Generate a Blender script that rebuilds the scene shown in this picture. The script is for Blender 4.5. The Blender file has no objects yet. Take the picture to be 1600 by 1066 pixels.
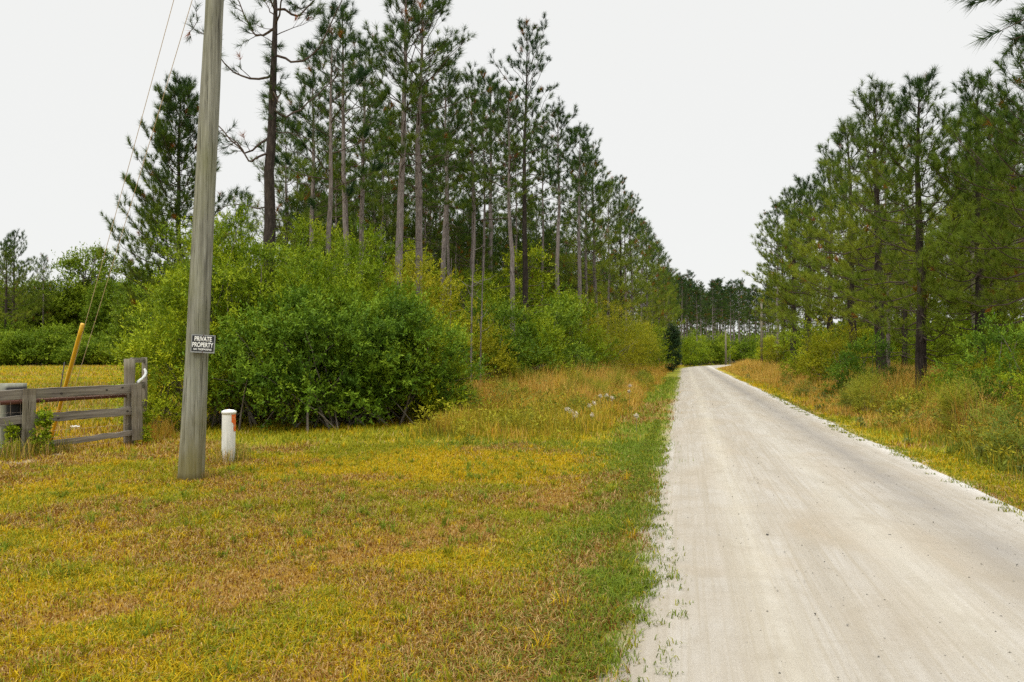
import bpy, math
import numpy as np
from math import radians, sin, cos, pi

# ------------------------------------------------------------------ camera, world, sun, exposure
scene = bpy.context.scene
F = 1225.0; HY = 555.0; H = 1.65            # focal length in photo pixels, horizon row, eye height
cam_d = bpy.data.cameras.new('camera'); cam = bpy.data.objects.new('camera', cam_d)
scene.collection.objects.link(cam); scene.camera = cam
cam_d.sensor_width = 36; cam_d.lens = F / 1600 * 36
cam_d.clip_start = .1; cam_d.clip_end = 4000
cam.location = (0, 0, H)
cam.rotation_euler = (pi / 2 + math.atan((HY - 533) / F), 0, 0)

SUN_EL, SUN_AZ = radians(56), radians(212)   # azimuth clockwise from +Y
w = bpy.data.worlds.new("World"); scene.world = w; w.use_nodes = True
nt = w.node_tree; bg = nt.nodes['Background']
sky = nt.nodes.new('ShaderNodeTexSky'); sky.sky_type = 'NISHITA'; sky.sun_disc = False
sky.sun_elevation = SUN_EL; sky.sun_rotation = SUN_AZ
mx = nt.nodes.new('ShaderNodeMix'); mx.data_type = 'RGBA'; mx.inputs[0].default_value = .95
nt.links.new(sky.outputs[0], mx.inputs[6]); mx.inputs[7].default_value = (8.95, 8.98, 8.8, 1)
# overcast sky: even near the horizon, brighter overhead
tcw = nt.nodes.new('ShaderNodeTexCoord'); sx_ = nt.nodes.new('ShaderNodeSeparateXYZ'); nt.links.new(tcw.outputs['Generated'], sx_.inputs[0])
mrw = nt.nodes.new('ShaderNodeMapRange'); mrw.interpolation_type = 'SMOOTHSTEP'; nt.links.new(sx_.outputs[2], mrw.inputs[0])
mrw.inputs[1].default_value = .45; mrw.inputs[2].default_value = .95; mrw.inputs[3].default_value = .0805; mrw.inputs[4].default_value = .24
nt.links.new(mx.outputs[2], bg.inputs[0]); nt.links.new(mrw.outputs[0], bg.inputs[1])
sd = bpy.data.lights.new('sun', 'SUN'); sd.energy = 1.5; sd.angle = radians(12); sd.color = (1, .96, .9)
so = bpy.data.objects.new('sun', sd); scene.collection.objects.link(so)
so.rotation_euler = (pi / 2 - SUN_EL, 0, -SUN_AZ + pi)
scene.view_settings.view_transform = 'Standard'; scene.view_settings.look = 'None'
scene.view_settings.exposure = .35; scene.view_settings.gamma = 1
scene.cycles.max_bounces = 5; scene.cycles.diffuse_bounces = 3; scene.cycles.glossy_bounces = 2
scene.cycles.transmission_bounces = 3
scene.cycles.use_denoising = False

COL = scene.collection
# ------------------------------------------------------------------ helpers
A = radians(12.4); SA, CA = sin(A), cos(A)   # the road runs 12.4 degrees right of the view


def bend(s): return np.maximum(0, s - 95.) ** 2 * .004
def road_os(x, y):
    o = x * CA - y * SA; s = x * SA + y * CA
    return o - bend(s), s
def from_road(o, s):
    o = o + float(bend(np.float64(s)))
    return o * CA + s * SA, -o * SA + s * CA
def at(px, Z): return (px - 800) / F * Z, Z
def gp(px, py):
    Z = F * H / (py - HY); return (px - 800) / F * Z, Z


def _hash(ix, iy, seed):
    v = np.sin(ix * 127.1 + iy * 311.7 + seed * 74.7) * 43758.5453
    return v - np.floor(v)
def vnoise(x, y, seed=0):
    x = np.asarray(x, float); y = np.asarray(y, float)
    ix, iy = np.floor(x), np.floor(y); fx, fy = x - ix, y - iy
    fx = fx * fx * (3 - 2 * fx); fy = fy * fy * (3 - 2 * fy)
    a, b = _hash(ix, iy, seed), _hash(ix + 1, iy, seed)
    c, d = _hash(ix, iy + 1, seed), _hash(ix + 1, iy + 1, seed)
    return (a * (1 - fx) + b * fx) * (1 - fy) + (c * (1 - fx) + d * fx) * fy
def fbm(x, y, seed=0, n=3):
    t = 0; a = .5; tot = 0
    for i in range(n):
        t = t + a * vnoise(x * 2 ** i, y * 2 ** i, seed + i); tot += a; a *= .5
    return t / tot
def sstep(a, b, x):
    t = np.clip((x - a) / (b - a), 0, 1); return t * t * (3 - 2 * t)
def norm(v): return v / np.maximum(1e-9, np.linalg.norm(v, axis=-1, keepdims=True))


class MB:
    """collects vertices and faces for one mesh"""
    def __init__(s): s.V = []; s.F = []; s.C = []; s.M = []; s.n = 0; s.mi = 0
    def add(s, V, Fs, col=None):
        V = np.asarray(V, float).reshape(-1, 3)
        for f in Fs:
            f = np.asarray(f, np.int64)
            if len(f): s.F.append(f + s.n); s.M.append(s.mi)
        s.V.append(V); s.n += len(V)
        if col is None: col = (.5, .5, .5)
        s.C.append(np.broadcast_to(np.asarray(col, float), (len(V), 3)))
    def tube(s, P, R, k=6, col=None, cap=False):
        P = np.asarray(P, float); R = np.broadcast_to(np.asarray(R, float), (len(P),))
        T = norm(np.gradient(P, axis=0)); ref = np.array([0., 0, 1])
        if abs(T[:, 2]).max() > .9: ref = np.array([1., 0, 0.]) if abs(T[:, 0]).max() < .9 else np.array([0., 1, 0])
        U = norm(np.cross(T, ref)); W = np.cross(T, U)
        a = np.arange(k) * 2 * pi / k
        V = P[:, None] + R[:, None, None] * (np.cos(a)[None, :, None] * U[:, None] + np.sin(a)[None, :, None] * W[:, None])
        n = len(P); i = np.arange(n - 1)[:, None] * k; j = np.arange(k)[None]; j2 = (j + 1) % k
        q = np.stack([i + j, i + j2, i + k + j2, i + k + j], -1).reshape(-1, 4)
        s.add(V, [q], col)
        if cap:
            m = s.n - n * k
            s.F.append(np.arange(k)[None, ::-1] + m); s.F.append(np.arange(k)[None] + m + (n - 1) * k); s.M += [s.mi, s.mi]
    def box(s, lo, hi, col=None):
        x0, y0, z0 = lo; x1, y1, z1 = hi
        V = [(x0, y0, z0), (x1, y0, z0), (x1, y1, z0), (x0, y1, z0), (x0, y0, z1), (x1, y0, z1), (x1, y1, z1), (x0, y1, z1)]
        s.add(V, [[(0, 3, 2, 1), (4, 5, 6, 7), (0, 1, 5, 4), (1, 2, 6, 5), (2, 3, 7, 6), (3, 0, 4, 7)]], col)
    def mesh(s, name, mat, smooth=False):
        V = np.concatenate(s.V); C = np.concatenate(s.C)
        me = bpy.data.meshes.new(name)
        me.vertices.add(len(V)); me.vertices.foreach_set('co', V.astype(np.float32).ravel())
        L = np.concatenate([f.ravel() for f in s.F])
        tot = np.concatenate([np.full(len(f), f.shape[1]) for f in s.F])
        st = np.concatenate([[0], np.cumsum(tot)[:-1]])
        me.loops.add(len(L)); me.loops.foreach_set('vertex_index', L.astype(np.int32))
        me.polygons.add(len(tot)); me.polygons.foreach_set('loop_start', st.astype(np.int32))
        me.polygons.foreach_set('use_smooth', np.full(len(tot), smooth))
        ca = me.color_attributes.new('Col', 'FLOAT_COLOR', 'POINT')
        ca.data.foreach_set('color', np.concatenate([C, np.ones((len(C), 1))], 1).astype(np.float32).ravel())
        me.update(calc_edges=True)
        for m_ in (mat if isinstance(mat, (list, tuple)) else [mat]): me.materials.append(m_)
        if s.mi: me.polygons.foreach_set('material_index', np.concatenate([np.full(len(f), q) for f, q in zip(s.F, s.M)]).astype(np.int32))
        return me


def link(name, me, parent=None, loc=None, rot=None, label=None, cat=None, group=None, kind=None):
    o = bpy.data.objects.new(name, me); COL.objects.link(o)
    if parent: o.parent = parent
    if loc is not None: o.location = loc
    if rot is not None: o.rotation_euler = rot
    if label: o['label'] = label
    if cat: o['category'] = cat
    if group: o['group'] = group
    if kind: o['kind'] = kind
    return o
def thing(name, label, cat, loc=(0, 0, 0), rotz=0, group=None, scale=1):
    o = link(name, None, None, loc, (0, 0, rotz), label, cat, group)
    o.scale = (scale,) * 3 if not hasattr(scale, '__len__') else scale
    return o

# ------------------------------------------------------------------ materials
def new_mat(name):
    m = bpy.data.materials.new(name); m.use_nodes = True
    t = m.node_tree; b = t.nodes['Principled BSDF']
    return m, t, b
def N(t, typ, **kw):
    n = t.nodes.new(typ)
    for k, v in kw.items(): setattr(n, k, v)
    return n
def noise(t, vec, scale, detail=4, rough=.55, dist=0):
    n = N(t, 'ShaderNodeTexNoise'); n.inputs['Scale'].default_value = scale
    n.inputs['Detail'].default_value = detail; n.inputs['Roughness'].default_value = rough
    n.inputs['Distortion'].default_value = dist
    if vec is not None: t.links.new(vec, n.inputs['Vector'])
    return n.outputs['Fac']
def mapping(t, src, scale, loc=(0, 0, 0)):
    m = N(t, 'ShaderNodeMapping'); m.inputs['Scale'].default_value = scale; m.inputs['Location'].default_value = loc
    t.links.new(src, m.inputs['Vector']); return m.outputs[0]
def ramp(t, fac, stops):
    r = N(t, 'ShaderNodeValToRGB'); t.links.new(fac, r.inputs[0])
    e = r.color_ramp.elements
    while len(e) < len(stops): e.new(.5)
    for el, (p, c) in zip(e, stops): el.position = p; el.color = (*c, 1) if hasattr(c, '__len__') else (c, c, c, 1)
    return r.outputs[0]
def mixc(t, fac, a, b, mode='MIX'):
    m = N(t, 'ShaderNodeMix', data_type='RGBA', blend_type=mode)
    for idx, v in ((0, fac), (6, a), (7, b)):
        if hasattr(v, 'links'): t.links.new(v, m.inputs[idx])
        elif idx == 0: m.inputs[0].default_value = v
        else: m.inputs[idx].default_value = (*v, 1)
    return m.outputs[2]
def bump(t, b, h, strength=.5, dist=.02):
    n = N(t, 'ShaderNodeBump'); n.inputs['Strength'].default_value = strength; n.inputs['Distance'].default_value = dist
    t.links.new(h, n.inputs['Height']); t.links.new(n.outputs[0], b.inputs['Normal'])
def objco(t): return N(t, 'ShaderNodeTexCoord').outputs['Object']


def leaf_mat(name, trans=.3, vary=.25, hue=.02, rough=.55, spec=.25):
    m, t, b = new_mat(name)
    a = N(t, 'ShaderNodeAttribute', attribute_name='Col'); oi = N(t, 'ShaderNodeObjectInfo')
    hs = N(t, 'ShaderNodeHueSaturation')
    mr = N(t, 'ShaderNodeMapRange'); t.links.new(oi.outputs['Random'], mr.inputs[0])
    mr.inputs[3].default_value = 1 - vary; mr.inputs[4].default_value = 1 + vary
    mh = N(t, 'ShaderNodeMapRange'); t.links.new(oi.outputs['Random'], mh.inputs[0])
    mh.inputs[3].default_value = .5 + hue; mh.inputs[4].default_value = .5 - hue
    t.links.new(mr.outputs[0], hs.inputs['Value']); t.links.new(mh.outputs[0], hs.inputs['Hue'])
    t.links.new(a.outputs['Color'], hs.inputs['Color'])
    t.links.new(hs.outputs[0], b.inputs['Base Color']); b.inputs['Roughness'].default_value = rough
    b.inputs['Specular IOR Level'].default_value = spec
    tr = N(t, 'ShaderNodeBsdfTranslucent'); t.links.new(hs.outputs[0], tr.inputs[0])
    ms = N(t, 'ShaderNodeMixShader'); ms.inputs[0].default_value = trans
    t.links.new(b.outputs[0], ms.inputs[1]); t.links.new(tr.outputs[0], ms.inputs[2])
    t.links.new(ms.outputs[0], t.nodes['Material Output'].inputs[0])
    return m
M_leaf = leaf_mat('broad_leaf', .30, .16, .012, .55, .10)
M_needle = leaf_mat('pine_needle', .35, .20, .012, .6, .08)
M_grass = leaf_mat('grass_blade', .3, .0, .0, .6, .15)


def bark_mat(name, c0, c1, c2, sc=(14, 14, 3)):
    m, t, b = new_mat(name)
    co = objco(t); v = mapping(t, co, sc)
    f = noise(t, v, 1.4, 6, .65, .6); f2 = noise(t, co, .7, 3)
    c = ramp(t, f, [(.3, c0), (.5, c1), (.68, c2)])
    c = mixc(t, f2, c, c1, 'MIX')
    c = mixc(t, .55, ramp(t, f, [(.3, c0), (.5, c1), (.68, c2)]), c)
    t.links.new(c, b.inputs['Base Color']); b.inputs['Roughness'].default_value = .9
    b.inputs['Specular IOR Level'].default_value = .15
    bump(t, b, f, .9, .03)
    return m
M_bark = bark_mat('pine_bark', (.06, .05, .046), (.19, .16, .148), (.36, .32, .30))
M_barkd = bark_mat('dark_pine_bark', (.012, .010, .008), (.036, .028, .023), (.09, .073, .062))
M_twig = bark_mat('twig_bark', (.03, .022, .018), (.075, .055, .045), (.14, .11, .09))
M_stem = bark_mat('shrub_bark', (.07, .06, .05), (.17, .145, .115), (.28, .25, .21))


def wood_mat(name, axis, c0, c1, c2, green=.25, stain=None):
    """weathered grain stretched along one local axis"""
    m, t, b = new_mat(name); co = objco(t)
    s = [26, 26, 26]; s[axis] = .9
    g = noise(t, mapping(t, co, s), 1.0, 6, .7, .4)
    s2 = [60, 60, 60]; s2[axis] = 1.2
    cr = noise(t, mapping(t, co, s2, (3, 1, 7)), 1.0, 3, .6)
    c = ramp(t, g, [(.28, c0), (.5, c1), (.72, c2)])
    s3 = [6, 6, 6]; s3[axis] = .7
    dk = noise(t, mapping(t, co, s3, (2, 5, 1)), 1.0, 5, .65, .5)
    c = mixc(t, ramp(t, dk, [(.5, 0.0), (.68, .6)]), c, tuple(x * .75 for x in c0))
    crack = ramp(t, cr, [(.34, 0.0), (.41, 1.0)])
    c = mixc(t, crack, tuple(x * .35 for x in c0), c)
    gn = noise(t, mapping(t, co, (3, 3, 1.1)), 1.2, 3)
    c = mixc(t, ramp(t, gn, [(.42, 0.0), (.75, green)]), c, (.16, .17, .06))
    if stain:
        sp = N(t, 'ShaderNodeSeparateXYZ'); t.links.new(co, sp.inputs[0])
        mr = N(t, 'ShaderNodeMapRange'); t.links.new(sp.outputs[2], mr.inputs[0])
        mr.inputs[1].default_value = 1.2; mr.inputs[2].default_value = .25
        mm = N(t, 'ShaderNodeMath', operation='MULTIPLY'); t.links.new(mr.outputs[0], mm.inputs[0]); t.links.new(gn, mm.inputs[1])
        c = mixc(t, mm.outputs[0], c, stain)
    t.links.new(c, b.inputs['Base Color']); b.inputs['Roughness'].default_value = .85
    b.inputs['Specular IOR Level'].default_value = .2
    bump(t, b, g, .5, .012)
    return m
M_pole = wood_mat('pole_wood', 2, (.085, .083, .065), (.225, .225, .185), (.355, .36, .305), .45, (.16, .13, .03))
M_rail = wood_mat('rail_wood', 0, (.085, .07, .055), (.20, .175, .145), (.33, .30, .26), .15)
M_post = wood_mat('post_wood', 2, (.08, .065, .048), (.19, .165, .125), (.31, .28, .23), .3)


def plain(name, col, rough=.5, metal=0, vary=.15, scale=20):
    m, t, b = new_mat(name); f = noise(t, objco(t), scale, 4)
    c = mixc(t, f, tuple(x * (1 - vary) for x in col), tuple(min(1, x * (1 + vary)) for x in col))
    t.links.new(c, b.inputs['Base Color']); b.inputs['Roughness'].default_value = rough; b.inputs['Metallic'].default_value = metal
    return m

# ------------------------------------------------------------------ ground cover colours
GOLD = np.array([.48, .33, .005]); OLIVE = np.array([.27, .265, .009]); GREEN = np.array([.165, .225, .016])
BROWN = np.array([.21, .092, .012]); STRAW = np.array([.48, .33, .13]); SOIL = np.array([.17, .105, .04])
SAND = np.array([.46, .415, .35]); LITTER = np.array([.12, .075, .035])


def edge_l(s): return -.22 + .24 * (fbm(s * .5, s * 0 + 3.3, 5) - .5) + .06 * (fbm(s * 2.3, s * 0 + 1.3, 6) - .5)
def edge_r(s): return 3.5 + .3 * (fbm(s * .4, s * 0 + 8.1, 7) - .5) + .06 * (fbm(s * 2.1, s * 0 + 2.2, 8) - .5)


def in_weeds_l(x, y):
    o, s = road_os(x, y)
    n = fbm(x * .5, y * .5, 21) - .5
    front = 13.7 + 2.2 * n + .35 * (o + 4) + 4.5 * sstep(-4.9, -6.0, o + n)
    return sstep(-.3, 3.0, s - front) * sstep(-1.25, -2.0, o + 1.1 * n) * (o > -16)
def in_weeds_r(x, y):
    o, s = road_os(x, y); n = fbm(x * .5, y * .5, 22) - .5
    return sstep(4.0, 4.9, o + 1.3 * n) * (o < 14)
def wood_floor(x, y):
    o, s = road_os(x, y)
    n = fbm(x * .3, y * .3, 23) - .5
    return np.maximum(sstep(-7.6, -9, o + 2 * n) * sstep(16.2, 17.2, s + .25 * (o + 8) + n) * (x > -.36 * y - 1.0), sstep(8.2, 9.5, o + 2 * n))


def tracks(x, y):
    n = x * .819 - y * .573
    wob = fbm(x * .8, y * .8, 31) - .5; m = fbm(x * 1.7, y * 1.7, 32)
    a = np.exp(-((n + 4.9 + .5 * wob) / .6) ** 2) * 1.25
    b = np.exp(-((n + 3.15 + .4 * wob) / .32) ** 2) * .7
    c = np.exp(-((n + 6.6 + .6 * wob) / .4) ** 2) * .45
    return np.clip((a + b + c) * sstep(.22, .55, m) * sstep(12, 9, y) * 1.15, 0, 1)


def zones(x, y):
    """weights of the grass colours over the ground"""
    o, s = road_os(x, y)
    n1 = fbm(x * .35, y * .35, 41); n2 = fbm(x * 1.3, y * 1.3, 42); n3 = fbm(x * 4.1, y * 4.1, 43, 2)
    gedge = sstep(-1.75, -.65, o + .9 * (n2 - .5) + np.where(s > 13, .5, 0)) * (o < 1.5)
    gedge = np.maximum(gedge, .55 * sstep(3.9, 4.6, o + (n2 - .5)) * (o < 9) * (o > 1.5))
    weedfront = sstep(1.5, 0, np.abs(s - 14.2)) * (o < -1.5) * (o > -5) * .6
    gedge = np.clip(np.maximum(gedge, weedfront), 0, 1)
    gold = sstep(.35, .65, n1 * .6 + n2 * .4)
    gold = np.where((s > 10) & (s < 14) & (o > -5) & (o < -1.5), np.maximum(gold, .8), gold)
    br = tracks(x, y); br = np.maximum(br, .75 * sstep(.50, .64, .35 * n2 + .65 * fbm(x * .42, y * .42, 49)) * (y < 30))
    field = (x < -.36 * y - 1) & (y > 15)
    br = np.where(field, .55 * sstep(.45, .7, fbm(x * .05, y * .25, 47)), br)
    gedge = np.where(field, .35 * sstep(.4, .7, fbm(x * .06, y * .3, 48)), gedge)
    return gold, gedge, br, n3


def lawn_col(x, y, rng=None):
    gold, g, br, n3 = zones(x, y)
    if rng is None:
        c = OLIVE + (GOLD - OLIVE) * gold[:, None]
        c = c + (GREEN - c) * (g * .8)[:, None]
        c = c + (BROWN - c) * (br * .8)[:, None]
        return c
    n = len(x); u = rng.random((4, n))
    c = np.where((u[0] < gold * .74 + .07)[:, None], GOLD, OLIVE)
    c = np.where((u[1] < g * .9 + .08)[:, None], GREEN, c)
    c = np.where((u[2] < br * .85)[:, None], np.where((u[3] < .36)[:, None], STRAW, BROWN), c)
    c = np.where((rng.random(n) < .035)[:, None], STRAW, c)
    return c * (.72 + .56 * rng.random(n))[:, None]

# ------------------------------------------------------------------ ground
def gz(x, y):
    o, s = road_os(np.asarray(x, float), np.asarray(y, float))
    r = sstep(.2, 2.5, np.maximum(-o - .2, o - 3.5))
    return r * (.10 * (fbm(np.asarray(x) * .12, np.asarray(y) * .12, 51) - .5) + .03 * (fbm(np.asarray(x) * .8, np.asarray(y) * .8, 52) - .5)) - .035
def G(x, y): return float(gz(x, y))

m_ground, t, b = new_mat('ground_soil_and_turf')
a = N(t, 'ShaderNodeAttribute', attribute_name='Col'); co = objco(t)
f = noise(t, co, 9, 6, .7); f2 = noise(t, co, 60, 3, .7)
c = mixc(t, ramp(t, f, [(.35, .0), (.7, .75)]), a.outputs['Color'], tuple(SOIL))
c = mixc(t, .5, c, ramp(t, f2, [(.3, .35), (.7, .75)]), 'OVERLAY')
t.links.new(c, b.inputs['Base Color']); b.inputs['Roughness'].default_value = 1; b.inputs['Specular IOR Level'].default_value = .05
bump(t, b, f2, .6, .02)
rad = np.concatenate([[0], np.geomspace(1.2, 260, 330), [320, 420, 600, 1000, 2000]])
ang = np.concatenate([np.linspace(-50, 50, 520), np.linspace(50, 310, 80)[1:-1]]) * pi / 180
R_, A_ = np.meshgrid(rad[1:], ang, indexing='ij')
X, Y = (R_ * np.sin(A_)).ravel(), (R_ * np.cos(A_)).ravel()
X = np.concatenate([[0], X]); Y = np.concatenate([[0], Y])
c = lawn_col(X, Y)
wf = wood_floor(X, Y); c = c + (LITTER - c) * (wf * .9)[:, None]
o_, s_ = road_os(X, Y)
d = np.maximum(edge_l(s_) - o_, o_ - edge_r(s_))
sp = sstep(.35, -.05, d + .35 * (fbm(X * 3, Y * 3, 61) - .5))
bare = sstep(.74, .8, fbm(X * .9 + 5, Y * .9, 62)) * (X < -6.6) * (Y < 18) * (Y > 11.5) * .8
sp = np.maximum(sp, bare)
c = c + (SAND - c) * sp[:, None]
Z_ = gz(X, Y); Z_ = np.where(np.hypot(X, Y) > 250, -.035, Z_)
k = len(ang); nr = len(rad) - 1
i = np.arange(nr - 1)[:, None] * k; j = np.arange(k)[None]; j2 = (j + 1) % k
q = (np.stack([i + j, i + k + j, i + k + j2, i + j2], -1).reshape(-1, 4) + 1)[:, ::-1]
tri = np.stack([np.zeros(k, int), np.arange(k) + 1, (np.arange(k) + 1) % k + 1], -1)
mb = MB(); mb.add(np.stack([X, Y, Z_], -1), [q, tri[:, ::-1]], c)
link('ground', mb.mesh('ground', m_ground, True), kind='structure', label='mown yellow green verge and field reaching the horizon')

# ------------------------------------------------------------------ road
m_road, t, b = new_mat('limerock_road'); co = objco(t)
st = noise(t, mapping(t, co, (3.2, .22, 1)), 1, 6, .7, 1.2)
st2 = noise(t, mapping(t, co, (28, .25, 1)), 1, 3, .6)
pa = noise(t, mapping(t, co, (.8, .35, 1)), 1.2, 5, .6, .8)
rip = noise(t, mapping(t, co, (.9, 5, 1), (4, 0, 0)), 1, 3, .5, .6)
fine = noise(t, co, 130, 3, .7); grit = noise(t, co, 45, 2, .8)
c = ramp(t, st, [(.3, (.315, .28, .225)), (.5, (.375, .342, .29)), (.7, (.43, .40, .352))])
c = mixc(t, ramp(t, pa, [(.45, 0.0), (.72, .75)]), c, (.34, .28, .20))
c = mixc(t, ramp(t, st2, [(.46, 0.0), (.66, .75)]), c, (.32, .28, .215))
c = mixc(t, ramp(t, rip, [(.55, 0.0), (.75, .28)]), c, (.28, .24, .18))
sp = N(t, 'ShaderNodeSeparateXYZ'); t.links.new(co, sp.inputs[0])
def band(x0, x1, wd, val, col, c):
    mr = N(t, 'ShaderNodeMapRange', interpolation_type='SMOOTHSTEP'); t.links.new(sp.outputs[0], mr.inputs[0])
    mr.inputs[1].default_value = x0; mr.inputs[2].default_value = x1
    pp = N(t, 'ShaderNodeMath', operation='PINGPONG')
    mm = N(t, 'ShaderNodeMath', operation='MULTIPLY'); mm.inputs[1].default_value = 2
    t.links.new(mr.outputs[0], mm.inputs[0]); t.links.new(mm.outputs[0], pp.inputs[0]); pp.inputs[1].default_value = 1
    m2 = N(t, 'ShaderNodeMath', operation='MULTIPLY'); t.links.new(pp.outputs[0], m2.inputs[0]); t.links.new(pa, m2.inputs[1])
    m3 = N(t, 'ShaderNodeMath', operation='MULTIPLY'); t.links.new(m2.outputs[0], m3.inputs[0]); m3.inputs[1].default_value = val
    return mixc(t, m3.outputs[0], c, col)
c = band(1.95, 3.15, 0, 1.55, (.24, .22, .195), c)
c = band(2.95, 3.95, 0, 1.9, (.54, .515, .475), c)
c = band(.2, .9, 0, .8, (.49, .45, .36), c)
c = band(1.2, 2.1, 0, .7, (.50, .475, .41), c)
c = mixc(t, ramp(t, grit, [(.60, 0.0), (.72, .55)]), c, (.25, .22, .18))
gr2 = noise(t, co, 90, 2, .8); c = mixc(t, ramp(t, gr2, [(.62, 0.0), (.72, .6)]), c, (.55, .53, .49))
blot = noise(t, mapping(t, co, (1.6, 1.1, 1), (9, 2, 0)), 1.6, 6, .7, .5); c = mixc(t, ramp(t, blot, [(.5, 0.0), (.7, .45)]), c, (.29, .25, .19))
c = mixc(t, .22, c, ramp(t, fine, [(.25, .25), (.75, .75)]), 'OVERLAY')
t.links.new(c, b.inputs['Base Color']); b.inputs['Roughness'].default_value = .95; b.inputs['Specular IOR Level'].default_value = .1
hm = N(t, 'ShaderNodeMath', operation='ADD'); t.links.new(rip, hm.inputs[0]); t.links.new(fine, hm.inputs[1])
bump(t, b, hm.outputs[0], .5, .02)
S = np.concatenate([np.arange(-12, 30, .12), np.arange(30, 240, .8)])
K = 25; mb = MB(); rows = []
for s in S:
    l, r = float(edge_l(np.float64(s))) - .12, float(edge_r(np.float64(s))) + .12
    u = np.linspace(0, 1, K); o = l + (r - l) * u
    z = .012 + .05 * np.sin(pi * u) ** .7 - .012 * np.exp(-((o - .8) / .25) ** 2) - .012 * np.exp(-((o - 2.4) / .3) ** 2)
    z = z + .012 * (fbm(o * 2, o * 0 + s * 1.2, 71) - .5) * np.sin(pi * u)
    z[0] = z[-1] = -.06
    rows.append(np.stack([o + float(bend(np.float64(s))), np.full(K, s), z], -1))
V = np.concatenate(rows); i = np.arange(len(S) - 1)[:, None] * K; j = np.arange(K - 1)[None]
mb.add(V, [np.stack([i + j, i + j + 1, i + K + j + 1, i + K + j], -1).reshape(-1, 4)])
link('dirt_road', mb.mesh('dirt_road', m_road, True), rot=(0, 0, -A), kind='structure', label='pale limerock dirt road with wheel tracks')

# ------------------------------------------------------------------ grass (uncountable)
rng = np.random.default_rng(7)
def polar(n, r0, r1, a0=-40, a1=40):
    r = (math.sqrt(r0) + (math.sqrt(r1) - math.sqrt(r0)) * rng.random(n)) ** 2
    a = np.radians(a0 + (a1 - a0) * rng.random(n)); return r * np.sin(a), r * np.cos(a)
def blades(mb, x, y, h, wd, lean, col, two=True, z=None):
    n = len(x)
    if not n: return
    z = gz(x, y) - .005 if z is None else z
    P = np.stack([x, y, z], -1)
    az = rng.random(n) * 2 * pi; D = np.stack([np.cos(az), np.sin(az), 0 * az], -1)
    a2 = az + pi / 2 + (rng.random(n) - .5) * 1.6; Sd = np.stack([np.cos(a2), np.sin(a2), 0 * az], -1) * (wd / 2)[:, None]
    up = np.array([0, 0, 1.])
    tip = P + D * (lean * h)[:, None] + up * (h * np.sqrt(np.maximum(.05, 1 - .8 * np.minimum(lean, 1) ** 2)))[:, None]
    if two:
        mid = P + D * (lean * h * .3)[:, None] + up * (h * .55)[:, None]
        V = np.stack([P - Sd, P + Sd, mid + Sd * .8, mid - Sd * .8, tip], 1).reshape(-1, 3)
        k = np.arange(n)[:, None] * 5
        mb.add(V, [k + np.array([[0, 1, 2, 3]]), k + np.array([[3, 2, 4]])], np.repeat(col, 5, 0))
    else:
        V = np.stack([P - Sd, P + Sd, tip], 1).reshape(-1, 3); k = np.arange(n)[:, None] * 3
        mb.add(V, [k + np.array([[0, 1, 2]])], np.repeat(col, 3, 0))

def on_lawn(x, y):
    o, s = road_os(x, y)
    nse = .6 * fbm(x * 7, y * 7, 81, 3) + .4 * fbm(x * 2, y * 2, 82) - .5
    dl = edge_l(s) - o + 1.25 * nse; dr = o - edge_r(s) + .7 * nse
    p = np.where(o < 1.5, sstep(-.22, .62, dl) ** 1.3, sstep(-.15, .5, dr))
    p = p * (1 - .8 * wood_floor(x, y)) * (1 - .55 * tracks(x, y))
    p = p * (1 - .8 * (sstep(.74, .8, fbm(x * .9 + 5, y * .9, 62)) * (x < -6.6) * (y < 18) * (y > 11.5)))
    return rng.random(len(x)) < p
mb = MB()
x, y = polar(560000, 3.0, 15); m = on_lawn(x, y); x, y = x[m], y[m]; n = len(x)
r = np.hypot(x, y)
tuft = sstep(.5, .75, fbm(x * 1.6, y * 1.6, 83)) * (.4 + .6 * sstep(-1, -3, x))
o_, s_ = road_os(x, y)
h = (.028 + .03 * rng.random(n) + .055 * tuft * rng.random(n) + .03 * sstep(-1.6, -.4, o_) * (o_ < 2)) * (1 + r / 30) * (1 - .4 * tracks(x, y))
blades(mb, x, y, h, .0045 * (1 + r / 9) * (.7 + .6 * rng.random(n)), .25 + 1.0 * rng.random(n), lawn_col(x, y, rng))
# runners creeping from the verge onto the road
def runners(n, side, s0, s1):
    s = s0 + (s1 - s0) * rng.random(n) ** 1.5; e = (edge_l(s) - .42 + .62 * rng.random(n) ** 1.7 * sstep(16, 5, s)) if side < 0 else (edge_r(s) + .12 - .4 * rng.random(n) ** 2.2)
    k_ = 11; ss = np.repeat(s, k_) + rng.normal(size=n * k_) * .035; oo = np.repeat(e, k_) + rng.normal(size=n * k_) * .045
    x, y = oo * CA + ss * SA, -oo * SA + ss * CA; m = len(x)
    z_ = .012 + .05 * np.sin(pi * np.clip((oo + .3) / 3.9, .01, .99)) ** .7
    blades(mb, x, y, .02 + .04 * rng.random(m), .0042 * (1 + np.hypot(x, y) / 9), .5 + .8 * rng.random(m), np.where((rng.random(m) < (.7 if side < 0 else .3))[:, None], GREEN * .8, OLIVE * .9) * (.65 + .6 * rng.random(m))[:, None], True, z_)
runners(620, -1, 3.2, 20); runners(420, 1, 7, 34)
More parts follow.
